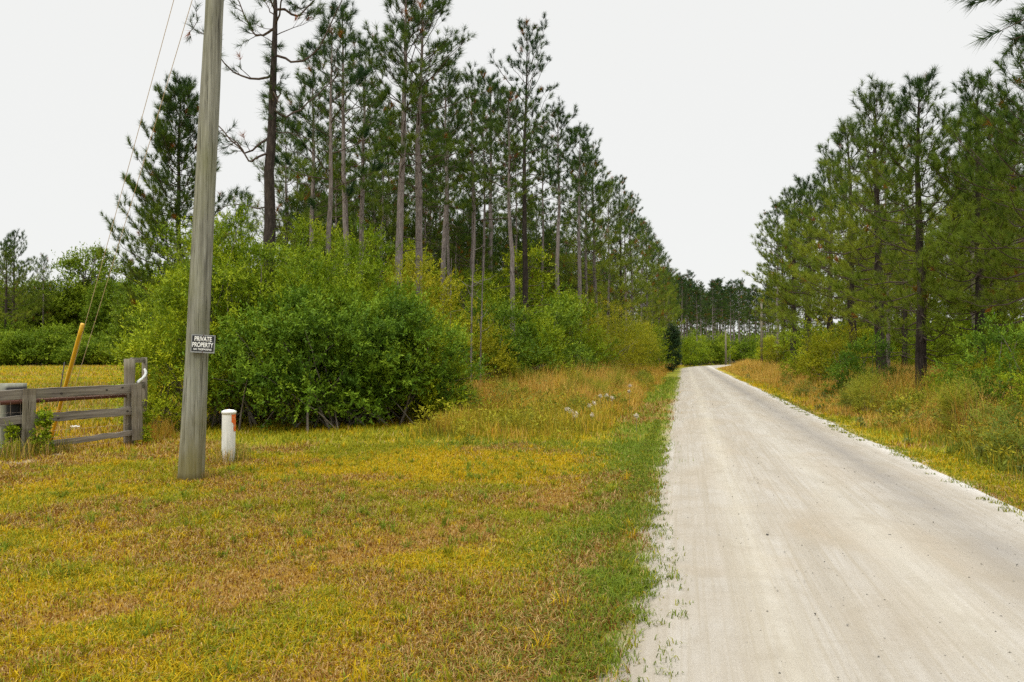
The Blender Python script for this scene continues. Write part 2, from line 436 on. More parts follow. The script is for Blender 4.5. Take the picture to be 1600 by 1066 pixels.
# coarse tufts and flattened straw
x, y = polar(8500, 3.2, 24); m = on_lawn(x, y) & (rng.random(len(x)) < .25 + .75 * sstep(.45, .65, fbm(x * .6, y * .6, 85))); x, y = x[m], y[m]
nb_ = 16; cx_, cy_ = np.repeat(x, nb_), np.repeat(y, nb_); hs_ = np.repeat(.045 + .11 * rng.random(len(x)) ** 2, nb_); n = len(cx_)
cc_ = np.repeat(np.where((rng.random(len(x)) < .6)[:, None], OLIVE * .9, np.where((rng.random(len(x)) < .6)[:, None], GREEN, GOLD)), nb_, 0) * (.75 + .5 * rng.random(n))[:, None]
bx_, by_ = cx_ + rng.normal(size=n) * .022, cy_ + rng.normal(size=n) * .022
blades(mb, bx_, by_, hs_ * (.6 + .7 * rng.random(n)), .005 * (1 + np.hypot(cx_, cy_) / 10), .35 + .75 * rng.random(n), cc_)
x, y = polar(26000, 3.2, 16); m = on_lawn(x, y) & (rng.random(len(x)) < .10 + .9 * zones(x, y)[2]); x, y = x[m], y[m]; n = len(x)
blades(mb, x, y, .035 + .05 * rng.random(n), .0038 * (1 + np.hypot(x, y) / 10), 1.2 + .8 * rng.random(n), (STRAW * [.9, .75, .5]) * (.5 + .6 * rng.random(n))[:, None], True, gz(x, y) + .015)
x, y = polar(230000, 14.5, 60); m = on_lawn(x, y); x, y = x[m], y[m]; n = len(x); r = np.hypot(x, y)
blades(mb, x, y, (.06 + .06 * rng.random(n)) * (1 + r / 60), .011 * (1 + r / 18), .3 + .8 * rng.random(n), lawn_col(x, y, rng), False)
x, y = polar(90000, 18, 140, -42, -14); m = (x < -.34 * y - 2); x, y = x[m], y[m]; n = len(x); r = np.hypot(x, y)
blades(mb, x, y, (.08 + .10 * rng.random(n)) * (1 + r / 150), .02 * (1 + r / 30), .3 + .8 * rng.random(n), lawn_col(x, y, rng), False)
link('mown_grass', mb.mesh('mown_grass', M_grass), kind='stuff', label='mown yellow green grass with dry brown tracks', cat='grass')

TAN = np.array([.52, .34, .07]); RUST = np.array([.46, .22, .025]); GOLDW = np.array([.48, .34, .022]); WGREEN = np.array([.15, .18, .02]); YGREEN = np.array([.28, .26, .015]); BLUEG = np.array([.14, .18, .05])
def tall(name, n, r0, r1, a0, a1, dens, label, hfun, pal):
    mb = MB(); x, y = polar(n, r0, r1, a0, a1)
    m = rng.random(n) < dens(x, y); x, y = x[m], y[m]; n = len(x); r = np.hypot(x, y)
    cl = fbm(x * .33, y * .33, 91); c2 = fbm(x * 1.5, y * 1.5, 92)
    o_, s_ = road_os(x, y); sh = .20 * sstep(20, 34, s_) - .14 * sstep(21, 14, s_)
    idx = np.clip((cl * .75 + c2 * .25 + sh + (rng.random(n) - .5) * .4 - .22) * len(pal) * 1.75, 0, len(pal) - 1).astype(int)
    col = np.array(pal)[idx] * (.65 + .7 * rng.random(n))[:, None]
    h = hfun(x, y) * (.35 + .75 * rng.random(n)) * (.55 + .9 * c2)
    blades(mb, x, y, h, .006 * (1 + r / 20) * (.6 + .8 * rng.random(n)), .12 + .75 * rng.random(n) ** 1.6, col)
    link(name, mb.mesh(name, M_grass), kind='stuff', label=label, cat='tall grass')
def hl(x, y):
    o, s = road_os(x, y); return (.36 + .85 * sstep(17, 30, s) * sstep(-1.6, -4, o) + .12) * (1 - .6 * sstep(-5.5, -7, o) * sstep(24, 18, s)) * (.45 + .55 * in_weeds_l(x, y))
tall('tall_grass', 420000, 12, 110, -22, 26, in_weeds_l, 'tall rust and green weeds growing between woods and road on the left', hl,
     [WGREEN, YGREEN, GOLDW, YGREEN, GOLDW, TAN, RUST, TAN])
def hr(x, y):
    o, s = road_os(x, y); return .28 + .9 * sstep(4.6, 7.0, o) * (.7 + .3 * sstep(10, 25, s))
tall('tall_grass', 420000, 6, 125, 8, 42, in_weeds_r, 'tall rust brown grass growing between road and pines on the right', hr,
     [WGREEN, YGREEN, WGREEN, GOLDW, TAN, RUST, TAN, TAN])

# low leafy weeds, uncounted
def leafy(name, n, r0, r1, a0, a1, dens, label, pal, hs):
    x, y = polar(n, r0, r1, a0, a1); m = rng.random(n) < dens(x, y) * sstep(.36, .52, fbm(x * .45, y * .45, 95) + .16 * sstep(20, 14, road_os(x, y)[1])) * (.12 + .88 * sstep(38, 22, road_os(x, y)[1])); x, y = x[m], y[m]; n = len(x)
    k_ = 46; ii = np.repeat(np.arange(n), k_); q = n * k_; r = np.hypot(x, y)
    hh = hs * (.35 + 1.1 * rng.random(n) ** 1.5) * (.35 + 1.2 * fbm(x * .6, y * .6, 96)) * (.4 + .6 * dens(x, y)) * (.45 + .55 * sstep(1.4, 3.4, np.abs(road_os(x, y)[0] - 1.6) - 1.2)); f = rng.random(q) ** .7
    a_ = rng.random(q) * 6.28; sp_ = hh[ii] * .42 * np.sqrt(rng.random(q)) * (1.1 - .5 * f)
    P = np.stack([x[ii] + sp_ * np.cos(a_), y[ii] + sp_ * np.sin(a_), gz(x, y)[ii] + hh[ii] * f + .02], -1)
    ld = norm(np.stack([np.cos(a_), np.sin(a_), .2 + .5 * rng.random(q)], -1) + rng.normal(size=(q, 3)) * .45)
    sd = norm(np.cross(ld, norm(np.array([0, 0, 1.]) + rng.normal(size=(q, 3)) * .4)))
    L = (.05 + .05 * rng.random(q)) * (1 + r[ii] / 60); W = L * (.16 + .2 * rng.random(q))
    V = np.stack([P, P + ld * (L * .5)[:, None] + sd * (W * .5)[:, None], P + ld * L[:, None], P + ld * (L * .5)[:, None] - sd * (W * .5)[:, None]], 1).reshape(-1, 3)
    pc_ = np.array(pal)[np.clip((fbm(x * .5, y * .5, 97) * 1.3 - .15 + .3 * (rng.random(n) - .5)) * len(pal), 0, len(pal) - 1).astype(int)]
    col = pc_[ii] * (.7 + .6 * rng.random(q))[:, None]
    mb = MB(); mb.add(V, [np.arange(q * 4).reshape(-1, 4)], np.repeat(col, 4, 0))
    link(name, mb.mesh(name, M_leaf), kind='stuff', label=label, cat='weeds')
leafy('leafy_weeds', 5000, 12.5, 80, -20, 26, in_weeds_l, 'low leafy weeds in the tall grass left of the road', [WGREEN, WGREEN, YGREEN, YGREEN, YGREEN * 1.2], .6)
leafy('leafy_weeds', 6500, 6, 80, 8, 42, in_weeds_r, 'low leafy weeds in the tall grass right of the road', [WGREEN * .8, BLUEG * .8, WGREEN, YGREEN, BLUEG], .62)

# loose stones and leaf bits on the road
mb = MB(); n = 3400
s = 2.5 + 30 * rng.random(n) ** 1.7; o = -.1 + 3.5 * rng.random(n)
X0 = o * CA + s * SA; Y0 = -o * SA + s * CA
for k_ in range(n):
    e = .0025 + .006 * rng.random() ** 4
    pts = rng.normal(size=(6, 3)) * .25 + np.array([(1, 0, 0), (-1, 0, 0), (0, 1, 0), (0, -1, 0), (0, 0, .7), (0, 0, -.7)])
    u = (o[k_] + .3) / 3.9; zz = .012 + .05 * math.sin(pi * min(max(u, .02), .98)) ** .7
    g_ = rng.choice([.10, .3, .5, .58])
    if k_ % 45 == 0: e *= 2.6; g_ = .10
    mb.add(pts * e + [X0[k_], Y0[k_], zz], [[(0, 2, 4), (2, 1, 4), (1, 3, 4), (3, 0, 4), (2, 0, 5), (1, 2, 5), (3, 1, 5), (0, 3, 5)]], (g_, g_ * .93, g_ * .8))
link('gravel', mb.mesh('gravel', M_grass), kind='stuff', label='loose stones lying on the dirt road', cat='gravel')

# ------------------------------------------------------------------ pines
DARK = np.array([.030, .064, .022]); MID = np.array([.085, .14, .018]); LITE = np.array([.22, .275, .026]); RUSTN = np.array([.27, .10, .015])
def tufts_mesh(mb, P, D, S, C, K, wd, rng):
    n = len(P)
    P = np.repeat(P, K, 0); D = np.repeat(D, K, 0); S = np.repeat(S, K); C = np.repeat(C, K, 0); m = n * K
    r3 = norm(rng.normal(size=(m, 3)))
    dirn = norm(D * .95 + r3 * .8 + np.array([0, 0, -.05]))
    base = P + D * (S * (rng.random(m) - .35) * .7)[:, None]
    L = S * (.65 + .5 * rng.random(m))
    side = norm(np.cross(dirn, norm(rng.normal(size=(m, 3))))) * (wd * .5)
    V = np.stack([base - side, base + side, base + dirn * L[:, None] + np.array([0, 0, -.06]) * L[:, None]], 1).reshape(-1, 3)
    C = C * (.8 + .4 * rng.random(m))[:, None]
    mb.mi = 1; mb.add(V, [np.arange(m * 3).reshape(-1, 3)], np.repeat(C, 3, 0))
    return mb

def pine(seed, Ht, cb, R, nb, r0, tw=5.0, S=.30, K=34, wd=.013, full=False, dead=8, rust=.02, light=.3, wig=.0016, bark=None, low=0, snag=False, k=10, boughs=()):
    rng = np.random.default_rng(seed)
    n = 18; tz = np.linspace(0, 1, n)
    wx = np.cumsum(rng.normal(size=n)) * Ht * wig; wy = np.cumsum(rng.normal(size=n)) * Ht * wig
    wx -= wx[0]; wy -= wy[0]
    TP = np.stack([wx, wy, tz * Ht - .1], -1)
    TR = r0 * ((1 - tz) ** .75 * .93 + .05) + r0 * .35 * np.exp(-tz * Ht / .35)
    tb = MB(); tb.tube(TP, TR, k)
    bb = MB(); tp = []; td = []; ts = []; tc = []
    def on(t_): return np.array([np.interp(t_, tz, TP[:, a]) for a in range(3)]), np.interp(t_, tz, TR)
    def put(p, d, t_):
        tp.append(p); td.append(d); ts.append(S * (.75 + .5 * rng.random()))
        u = rng.random()
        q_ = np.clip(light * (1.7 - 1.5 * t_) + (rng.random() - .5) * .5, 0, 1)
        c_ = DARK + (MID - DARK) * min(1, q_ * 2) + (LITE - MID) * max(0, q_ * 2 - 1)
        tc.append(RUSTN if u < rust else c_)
    az = rng.random() * 6
    for i in range(nb):
        u = (i + rng.random()) / nb; u = u ** (.85 if full else .8)
        t_ = cb + (1 - cb) * u * .985
        az += 2.4 + rng.normal() * .5
        if full: L = R * ((1 - u) ** .62 * .92 + .10) * (.55 + .65 * rng.random()) * min(1, .55 + 1.8 * u)
        else: L = R * (min(1, .55 + u * 1.6)) * ((1 - u) ** .6 * .95 + .12) * (.4 + .8 * rng.random() ** 1.2 + (.35 if rng.random() < .08 else 0))
        el = radians((-4 if full else 8) + 52 * u ** 1.3 + rng.normal() * 9)
        p0, rr = on(t_); dh = np.array([cos(az), sin(az), 0.])
        m = 7; v = np.linspace(0, 1, m)
        sag = (.10 if full else -.02) * L
        BP = p0 + dh * (L * cos(el) * v)[:, None] + np.array([0, 0, 1.]) * (L * sin(el) * v + L * (.16 + .1 * rng.random()) * v ** 2.2 - sag * np.sin(pi * v))[:, None]
        BP += np.cumsum(rng.normal(size=(m, 3)), 0) * L * .018 * (v > 0)[:, None]
        br = min(rr * .5, .008 + .0085 * L)
        bb.tube(BP, br * (1 - v * .8), 5)
        nt_ = max(2, int(L * tw * (.7 + .6 * rng.random())))
        for j in range(nt_):
            q_ = (.28 if full else .42) + (.72 if full else .58) * ((j + rng.random()) / nt_)
            pb = np.array([np.interp(q_, v, BP[:, a]) for a in range(3)])
            tang = norm(BP[-1] - BP[-3])
            sd = (1 if j % 2 else -1) * (.45 + .7 * rng.random())
            perp = np.array([-dh[1], dh[0], 0])
            d = norm(tang * (.8 + .3 * rng.random()) + perp * sd + np.array([0, 0, .18 + .25 * rng.random()]) + rng.normal(size=3) * .12)
            l = (.25 + .55 * rng.random()) * (.6 + .12 * L) * (1.15 - .5 * q_)
            pe = pb + d * l + np.array([0, 0, .12 * l])
            bb.tube([pb, pb + d * l * .5, pe], [.006, .005, .003], 3)
            dd = norm(d + np.array([0, 0, .5])); put(pe, dd, t_)
            if rng.random() < (.8 if full else .6): put(pb + d * l * (.55 if full else .8) + rng.normal(size=3) * .05, norm(d + np.array([0, 0, .35])), t_)
        put(BP[-1], norm(BP[-1] - BP[-2] + np.array([0, 0, .3])), t_)
    for i in range(3 if full else 2): put(TP[-1] - np.array([0, 0, .22 * i]), np.array([0, 0, 1.]), 1)
    for t_, a0, L, up, nt_ in boughs:   # long living boughs
        p0, rr = on(t_); dh = np.array([cos(a0), sin(a0), 0.]); v = np.linspace(0, 1, 9)
        BP = p0 + dh * (L * v)[:, None] + np.array([0, 0, 1.]) * (L * (up * v - .25 * v ** 2))[:, None] + np.cumsum(rng.normal(size=(9, 3)), 0) * .02 * (v > 0)[:, None]
        bb.tube(BP, .035 * (1 - .8 * v), 5)
        for j in range(nt_):
            q_ = .35 + .65 * (j + rng.random()) / nt_; pb = np.array([np.interp(q_, v, BP[:, a]) for a in range(3)])
            d = norm(dh * .7 + np.array([-dh[1], dh[0], 0]) * (1 if j % 2 else -1) * .8 + rng.normal(size=3) * .25 + np.array([0, 0, .1])); l = .25 + .4 * rng.random()
            bb.tube([pb, pb + d * l * .5, pb + d * l], [.010, .007, .004], 4); put(pb + d * l, norm(d + np.array([0, 0, .3])), .97); put(pb + d * l * .75, norm(d + np.array([0, 0, .3])), .97)
    for i in range(dead):
        t_ = .12 + low + (cb - .1 - low) * rng.random() if cb > .25 + low else .1 + .2 * rng.random()
        p0, rr = on(max(.08, t_)); az = rng.random() * 6.28; L = (.3 + 1.5 * rng.random() ** 2) * (.5 + r0 * 3)
        dh = np.array([cos(az), sin(az), 0.]); v = np.linspace(0, 1, 5)
        BP = p0 + dh * (L * v)[:, None] + np.array([0, 0, 1.]) * (L * (.1 * v - .15 * v ** 2 + rng.normal() * .15 * v))[:, None] + np.cumsum(rng.normal(size=(5, 3)), 0) * .05 * L * (v > 0)[:, None]
        bb.tube(BP, (.012 + .007 * L) * (1 - .75 * v), 4)
    if snag:   # twisted heavy limbs of the old roadside pine
        for t_, az, L, up, nt_ in ((.62, 2.9, 3.0, .05, 7), (.68, .2, 2.2, .5, 8), (.74, 3.3, 2.6, .3, 9), (.78, -.3, 2.8, .7, 10), (.84, 2.7, 2.3, .6, 9), (.88, .5, 2.2, .8, 10), (.57, 3.4, 1.6, -.1, 4), (.71, 1.6, 1.8, .4, 6)):
            p0, rr = on(t_); dh = np.array([cos(az), sin(az), 0.]); v = np.linspace(0, 1, 12)
            BP = p0 + dh * (L * v)[:, None] + np.array([0, 0, 1.]) * (L * (up * v ** 1.4 - .18 * np.sin(v * 5)))[:, None] + np.cumsum(rng.normal(size=(12, 3)), 0) * .055 * (v > 0)[:, None]
            bb.tube(BP, .042 * (1 - .8 * v), 6)
            for j in range(nt_):
                q_ = .25 + .75 * rng.random(); pb = np.array([np.interp(q_, v, BP[:, a]) for a in range(3)])
                d = norm(dh * .5 + rng.normal(size=3) * .6 + np.array([0, 0, .5])); l = .3 + .5 * rng.random()
                pts = np.array([pb, pb + d * l * .5 + rng.normal(size=3) * .06, pb + d * l])
                bb.tube(pts, [.014, .010, .006], 4)
                put(pts[-1], norm(d + np.array([0, 0, .4])), .95); put(pts[1], norm(d + np.array([0, 0, .2])), .95)
        for i in range(40):   # needle sprouts straight from the trunk
            t_ = .60 + .2 * rng.random(); p0, rr = on(t_); az = rng.random() * 6.28
            d = np.array([cos(az), sin(az), .5]); put(p0 + d * rr * 1.3, norm(d), .95)
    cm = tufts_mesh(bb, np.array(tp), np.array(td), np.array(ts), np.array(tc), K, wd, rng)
    return (tb.mesh('trunk', bark or M_bark, True), cm.mesh('crown', [M_twig, M_needle]), Ht)

def place_pine(pm, x, y, Ht, label, group=None, rot=0, name='pine_tree', lean=(0, 0), wide=1.0):
    s = Ht / pm[2]
    r_ = thing(name, label, 'pine tree', (x, y, G(x, y)), rot, group, (s * wide, s * wide, s))
    r_.rotation_euler = (lean[0], lean[1], rot)
    for nm, me in zip(('trunk', 'crown'), pm[:2]): link(nm, me, r_)
    return r_

tallp = [pine(100 + i, 16, .50 + .06 * (i % 3), 2.6, 56, .185, 3.9, .27, 42, .014, dead=18, light=.66, bark=M_bark) for i in range(5)]
slimp = [pine(120 + i, 16, .42 + .06 * (i % 4), 2.2, 50, .125, 3.9, .27, 40, .015, dead=16, light=.75, k=8) for i in range(4)]
fullp = [pine(200 + i, 11, .17 + .05 * i, 3.3, 82, .20, 3.8, .26, 46, .013, full=True, dead=14, rust=.012, light=.95, bark=M_barkd) for i in range(4)]
youngp = [pine(300 + i, 12, .30, 2.4, 66, .12, 4.2, .31, 28, .015, full=True, dead=8, rust=.03, light=.9) for i in range(3)]
farp = [pine(400 + i, 18, .36 + .07 * i, 2.6, 56, .15, 3.4, .42, 18, .028, dead=6, light=.4, k=6) for i in range(3)]
snagp = pine(500, 15, .80, 2.4, 20, .265, 4.5, .28, 34, .013, dead=10, snag=True, bark=M_barkd, wig=.0022)
edgep = pine(503, 13.4, .13, 3.7, 170, .2, 4.4, .28, 44, .018, full=True, dead=4, rust=.02, light=.5, bark=M_barkd)
corner = pine(504, 12.8, .62, 2.4, 46, .17, 3.4, .26, 44, .012, dead=6, light=.2, bark=M_barkd, boughs=[(.60, 3.0, 2.15, .32, 11), (.555, 3.3, 1.9, .28, 9), (.57, 2.6, 1.7, .3, 7), (.50, 3.1, 1.3, .2, 6), (.46, 3.5, 1.2, .1, 5)])
sparse = pine(501, 11.4, .5, 1.9, 20, .12, 3.4, .30, 50, .013, dead=14, light=.1)
airy = pine(502, 17, .52, 3.2, 54, .17, 3.0, .25, 46, .014, dead=14, light=.25, bark=M_barkd)

def H_of(py, Z): return H + (HY - py) / F * Z
KEY = [  # mesh, px, Z, top row, label, rotation
    (snagp, 412, 21, -90, 'thick dark pine trunk with gnarled twisted limbs just right of the utility pole', 0),
    (sparse, 504, 24, 45, 'slender pale pine with a thin broken top between two taller trunks', 1.0),
    (tallp[0], 616, 26, -70, 'straight pale pine, left one of the close pair of bare grey trunks', .5),
    (tallp[1], 651, 27, -25, 'straight pale pine, right one of the close pair, with dense dark top', 2.2),
    (edgep, 274, 34, 128, 'bushy dark pine behind the utility pole at the edge of the field', 3),
    (airy, 822, 38, 52, 'tallest open crowned pine at the middle of the left wood', .4),
    (tallp[2], 804, 35, 150, 'dark trunked pine standing close in front of the tallest open crowned pine', 4),
    (tallp[3], 738, 40, 120, 'pine with rounded top left of the tallest open crowned pine', 2),
    (tallp[4], 765, 46, 125, 'pine half hidden behind the rounded top pine in the left wood', 5),
    (tallp[2], 872, 46, 172, 'thin pine with a high narrow crown right of the tallest open crowned pine', 1.7),
    (tallp[0], 905, 52, 205, 'leaning branched pine on the sloping skyline right of the high narrow crown', 2.9),
    (tallp[1], 935, 58, 232, 'pine with spreading upper boughs midway down the sloping skyline', 3.6),
    (airy, 968, 66, 285, 'blue green open pine low on the sloping skyline', 2.0),
    (tallp[3], 990, 76, 308, 'small airy pine next to last on the sloping skyline', .9),
    (youngp[0], 1012, 92, 358, 'dense dark green pine ending the left wood beside the road', .2),
    (youngp[1], 1030, 104, 385, 'dense pine just beyond the end of the left wood', 1.2),
    (tallp[4], 560, 33, 70, 'pine with broad dark boughs between slender pine and the bare pair', .3),
    (youngp[2], 452, 37, 185, 'young bushy pine behind the gnarled thick trunk', 2),
    (youngp[0], 520, 36, 225, 'young green pine behind the slender pale pine', 4),
    (youngp[1], 592, 39, 215, 'young green pine behind the close pair of bare trunks', 3),
    (tallp[1], 690, 36, 105, 'pine with long reaching boughs right of the bare pair', 5.2),
    (tallp[3], 482, 31, 90, 'pine crowded behind the slender pale pine, showing a dark upper crown', 3.3),
    (tallp[0], 543, 29, 15, 'tall pine with boughs cut by the top of the view left of the bare pair', 2.7),
    (youngp[2], 375, 52, 300, 'small pine seen low between the utility pole and thick dark trunk', 1),
    (fullp[0], 1440, 25, 128, 'big full crowned pine with dark trunk over the right verge', 1),
    (fullp[1], 1529, 24, 138, 'full crowned pine with two toned trunk right of the big full crowned pine', 2.6),
    (fullp[2], 1380, 32, 150, 'pine with pointed tufted top left of the big full crowned pine', .5),
    (fullp[3], 1335, 38, 205, 'pine with soft drooping light boughs on the right wood edge', 3.3),
    (fullp[0], 1296, 48, 262, 'bushy pine fourth from the road end of the right wood', 4.5),
    (fullp[2], 1262, 58, 288, 'bushy pine third from the road end of the right wood', 5.4),
    (fullp[3], 1240, 68, 302, 'bushy pine second from the road end of the right wood', 1.9),
    (tallp[2], 1216, 78, 322, 'tall narrow pine ending the right wood beside the road', 2.2),
    (fullp[3], 1618, 19, 60, 'dark pine cut by the right edge of the view', .7),
    (corner, 1758, 13, -500, 'pine whose dark bough hangs into the upper right corner', 0),
]
for pm, px, Z, top, lab, rot in KEY:
    x, y = at(px, Z); place_pine(pm, x, y, H_of(top, Z), lab, None, rot, wide=.84 if pm is edgep else 1.0, lean=(radians(rng.normal() * .8), radians(rng.normal() * .8)))
taken = [at(k_[1], k_[2]) for k_ in KEY]

# the crowded stand behind the roadside pines
cnt = 0
for s in np.arange(26, 114, 3.2):
    for o in np.arange(-10.5, -35, -4.0):
        o2 = o + rng.normal() * .7; s2 = s + rng.normal() * .9
        x, y = from_road(o2, s2)
        px = 800 + x / y * F
        if px < 455 or y < 27: continue
        if min(math.hypot(x - a_, y - b_) for a_, b_ in taken) < 1.7: continue
        if rng.random() < .10 + .012 * (-o - 11): continue
        young = rng.random() < .30
        pm = youngp[rng.integers(3)] if young else slimp[rng.integers(4)]
        limit = H_of(np.interp(px, [455, 600, 700, 830, 900, 1000, 1050], [200, 130, 140, 150, 240, 360, 410]), y)
        ht = min((11 if young else 15.3) + rng.normal() * 1.0, limit)
        if ht < 6: continue
        place_pine(pm, x, y, ht, 'slender pine in the crowded stand behind the roadside pines of the left wood', 'pines crowded in the left wood', rng.random() * 6.28)
        cnt += 1
for px in np.concatenate([np.arange(700, 1030, 17), np.arange(840, 1035, 15) + .5]):
    Z = np.interp(px, [700, 800, 900, 960, 1030], [40, 48, 62, 82, 112]) + (5 + 14 * (px % 1)) * rng.random(); x, y = at(px + rng.normal() * 4, Z)
    place_pine(youngp[rng.integers(3)], x, y, 8.5 + 2.5 * rng.random(), 'slender pine in the crowded stand behind the roadside pines of the left wood', 'pines crowded in the left wood', rng.random() * 6.28)
for px, Z, top in ((915, 57, 245), (950, 64, 285), (978, 73, 322), (1000, 88, 345), (1020, 99, 372), (1038, 113, 402), (1046, 122, 420)):
    x, y = at(px, Z); place_pine(youngp[rng.integers(3)], x, y, H_of(top, Z), 'slender pine in the crowded stand behind the roadside pines of the left wood', 'pines crowded in the left wood', rng.random() * 6.28)
for px in np.arange(440, 880, 30):
    Z = np.interp(px, [440, 700, 880], [36, 42, 58]) + 3 * rng.random(); x, y = at(px + rng.normal() * 7, Z)
    place_pine(youngp[rng.integers(3)], x, y, 8.5 + 2.5 * rng.random(), 'slender pine in the crowded stand behind the roadside pines of the left wood', 'pines crowded in the left wood', rng.random() * 6.28)
# right wood
for s in np.arange(16, 100, 4.3):
    for o in (11.5, 16, 21):
        o2 = o + rng.normal() * .9; s2 = s + rng.normal()
        x, y = from_road(o2, s2); px = 800 + x / y * F
        if px > 1720 or min(math.hypot(x - a_, y - b_) for a_, b_ in taken) < 2.2 or rng.random() < .48: continue
        limit = H_of(np.interp(px, [1215, 1290, 1380, 1450, 1600, 1700], [345, 290, 190, 165, 150, 100]), y)
        pm = (fullp + youngp)[rng.integers(7)]
        place_pine(pm, x, y, min(12.5 + rng.normal(), limit), 'pine behind the front row in the right wood', 'pines deeper in the right wood', rng.random() * 6.28); cnt += 1
# beyond the end of the road
for i in range(98):
    Z = 130 + 65 * rng.random(); px = 1020 + 215 * (i + rng.random()) / 98
    x, y = at(px, Z); o_, s_ = road_os(np.float64(x), np.float64(y))
    if -3 < o_ < 6.5: continue
    top = 448 + 6 * math.sin(px * .07) + rng.normal() * 8 + (px - 1120) * .08
    place_pine(farp[rng.integers(3)], x, y, H_of(top, Z), 'tall bare trunked pine in the far stand beyond the end of the road', 'pines beyond the end of the road', rng.random() * 6.28, wide=1.15); cnt += 1


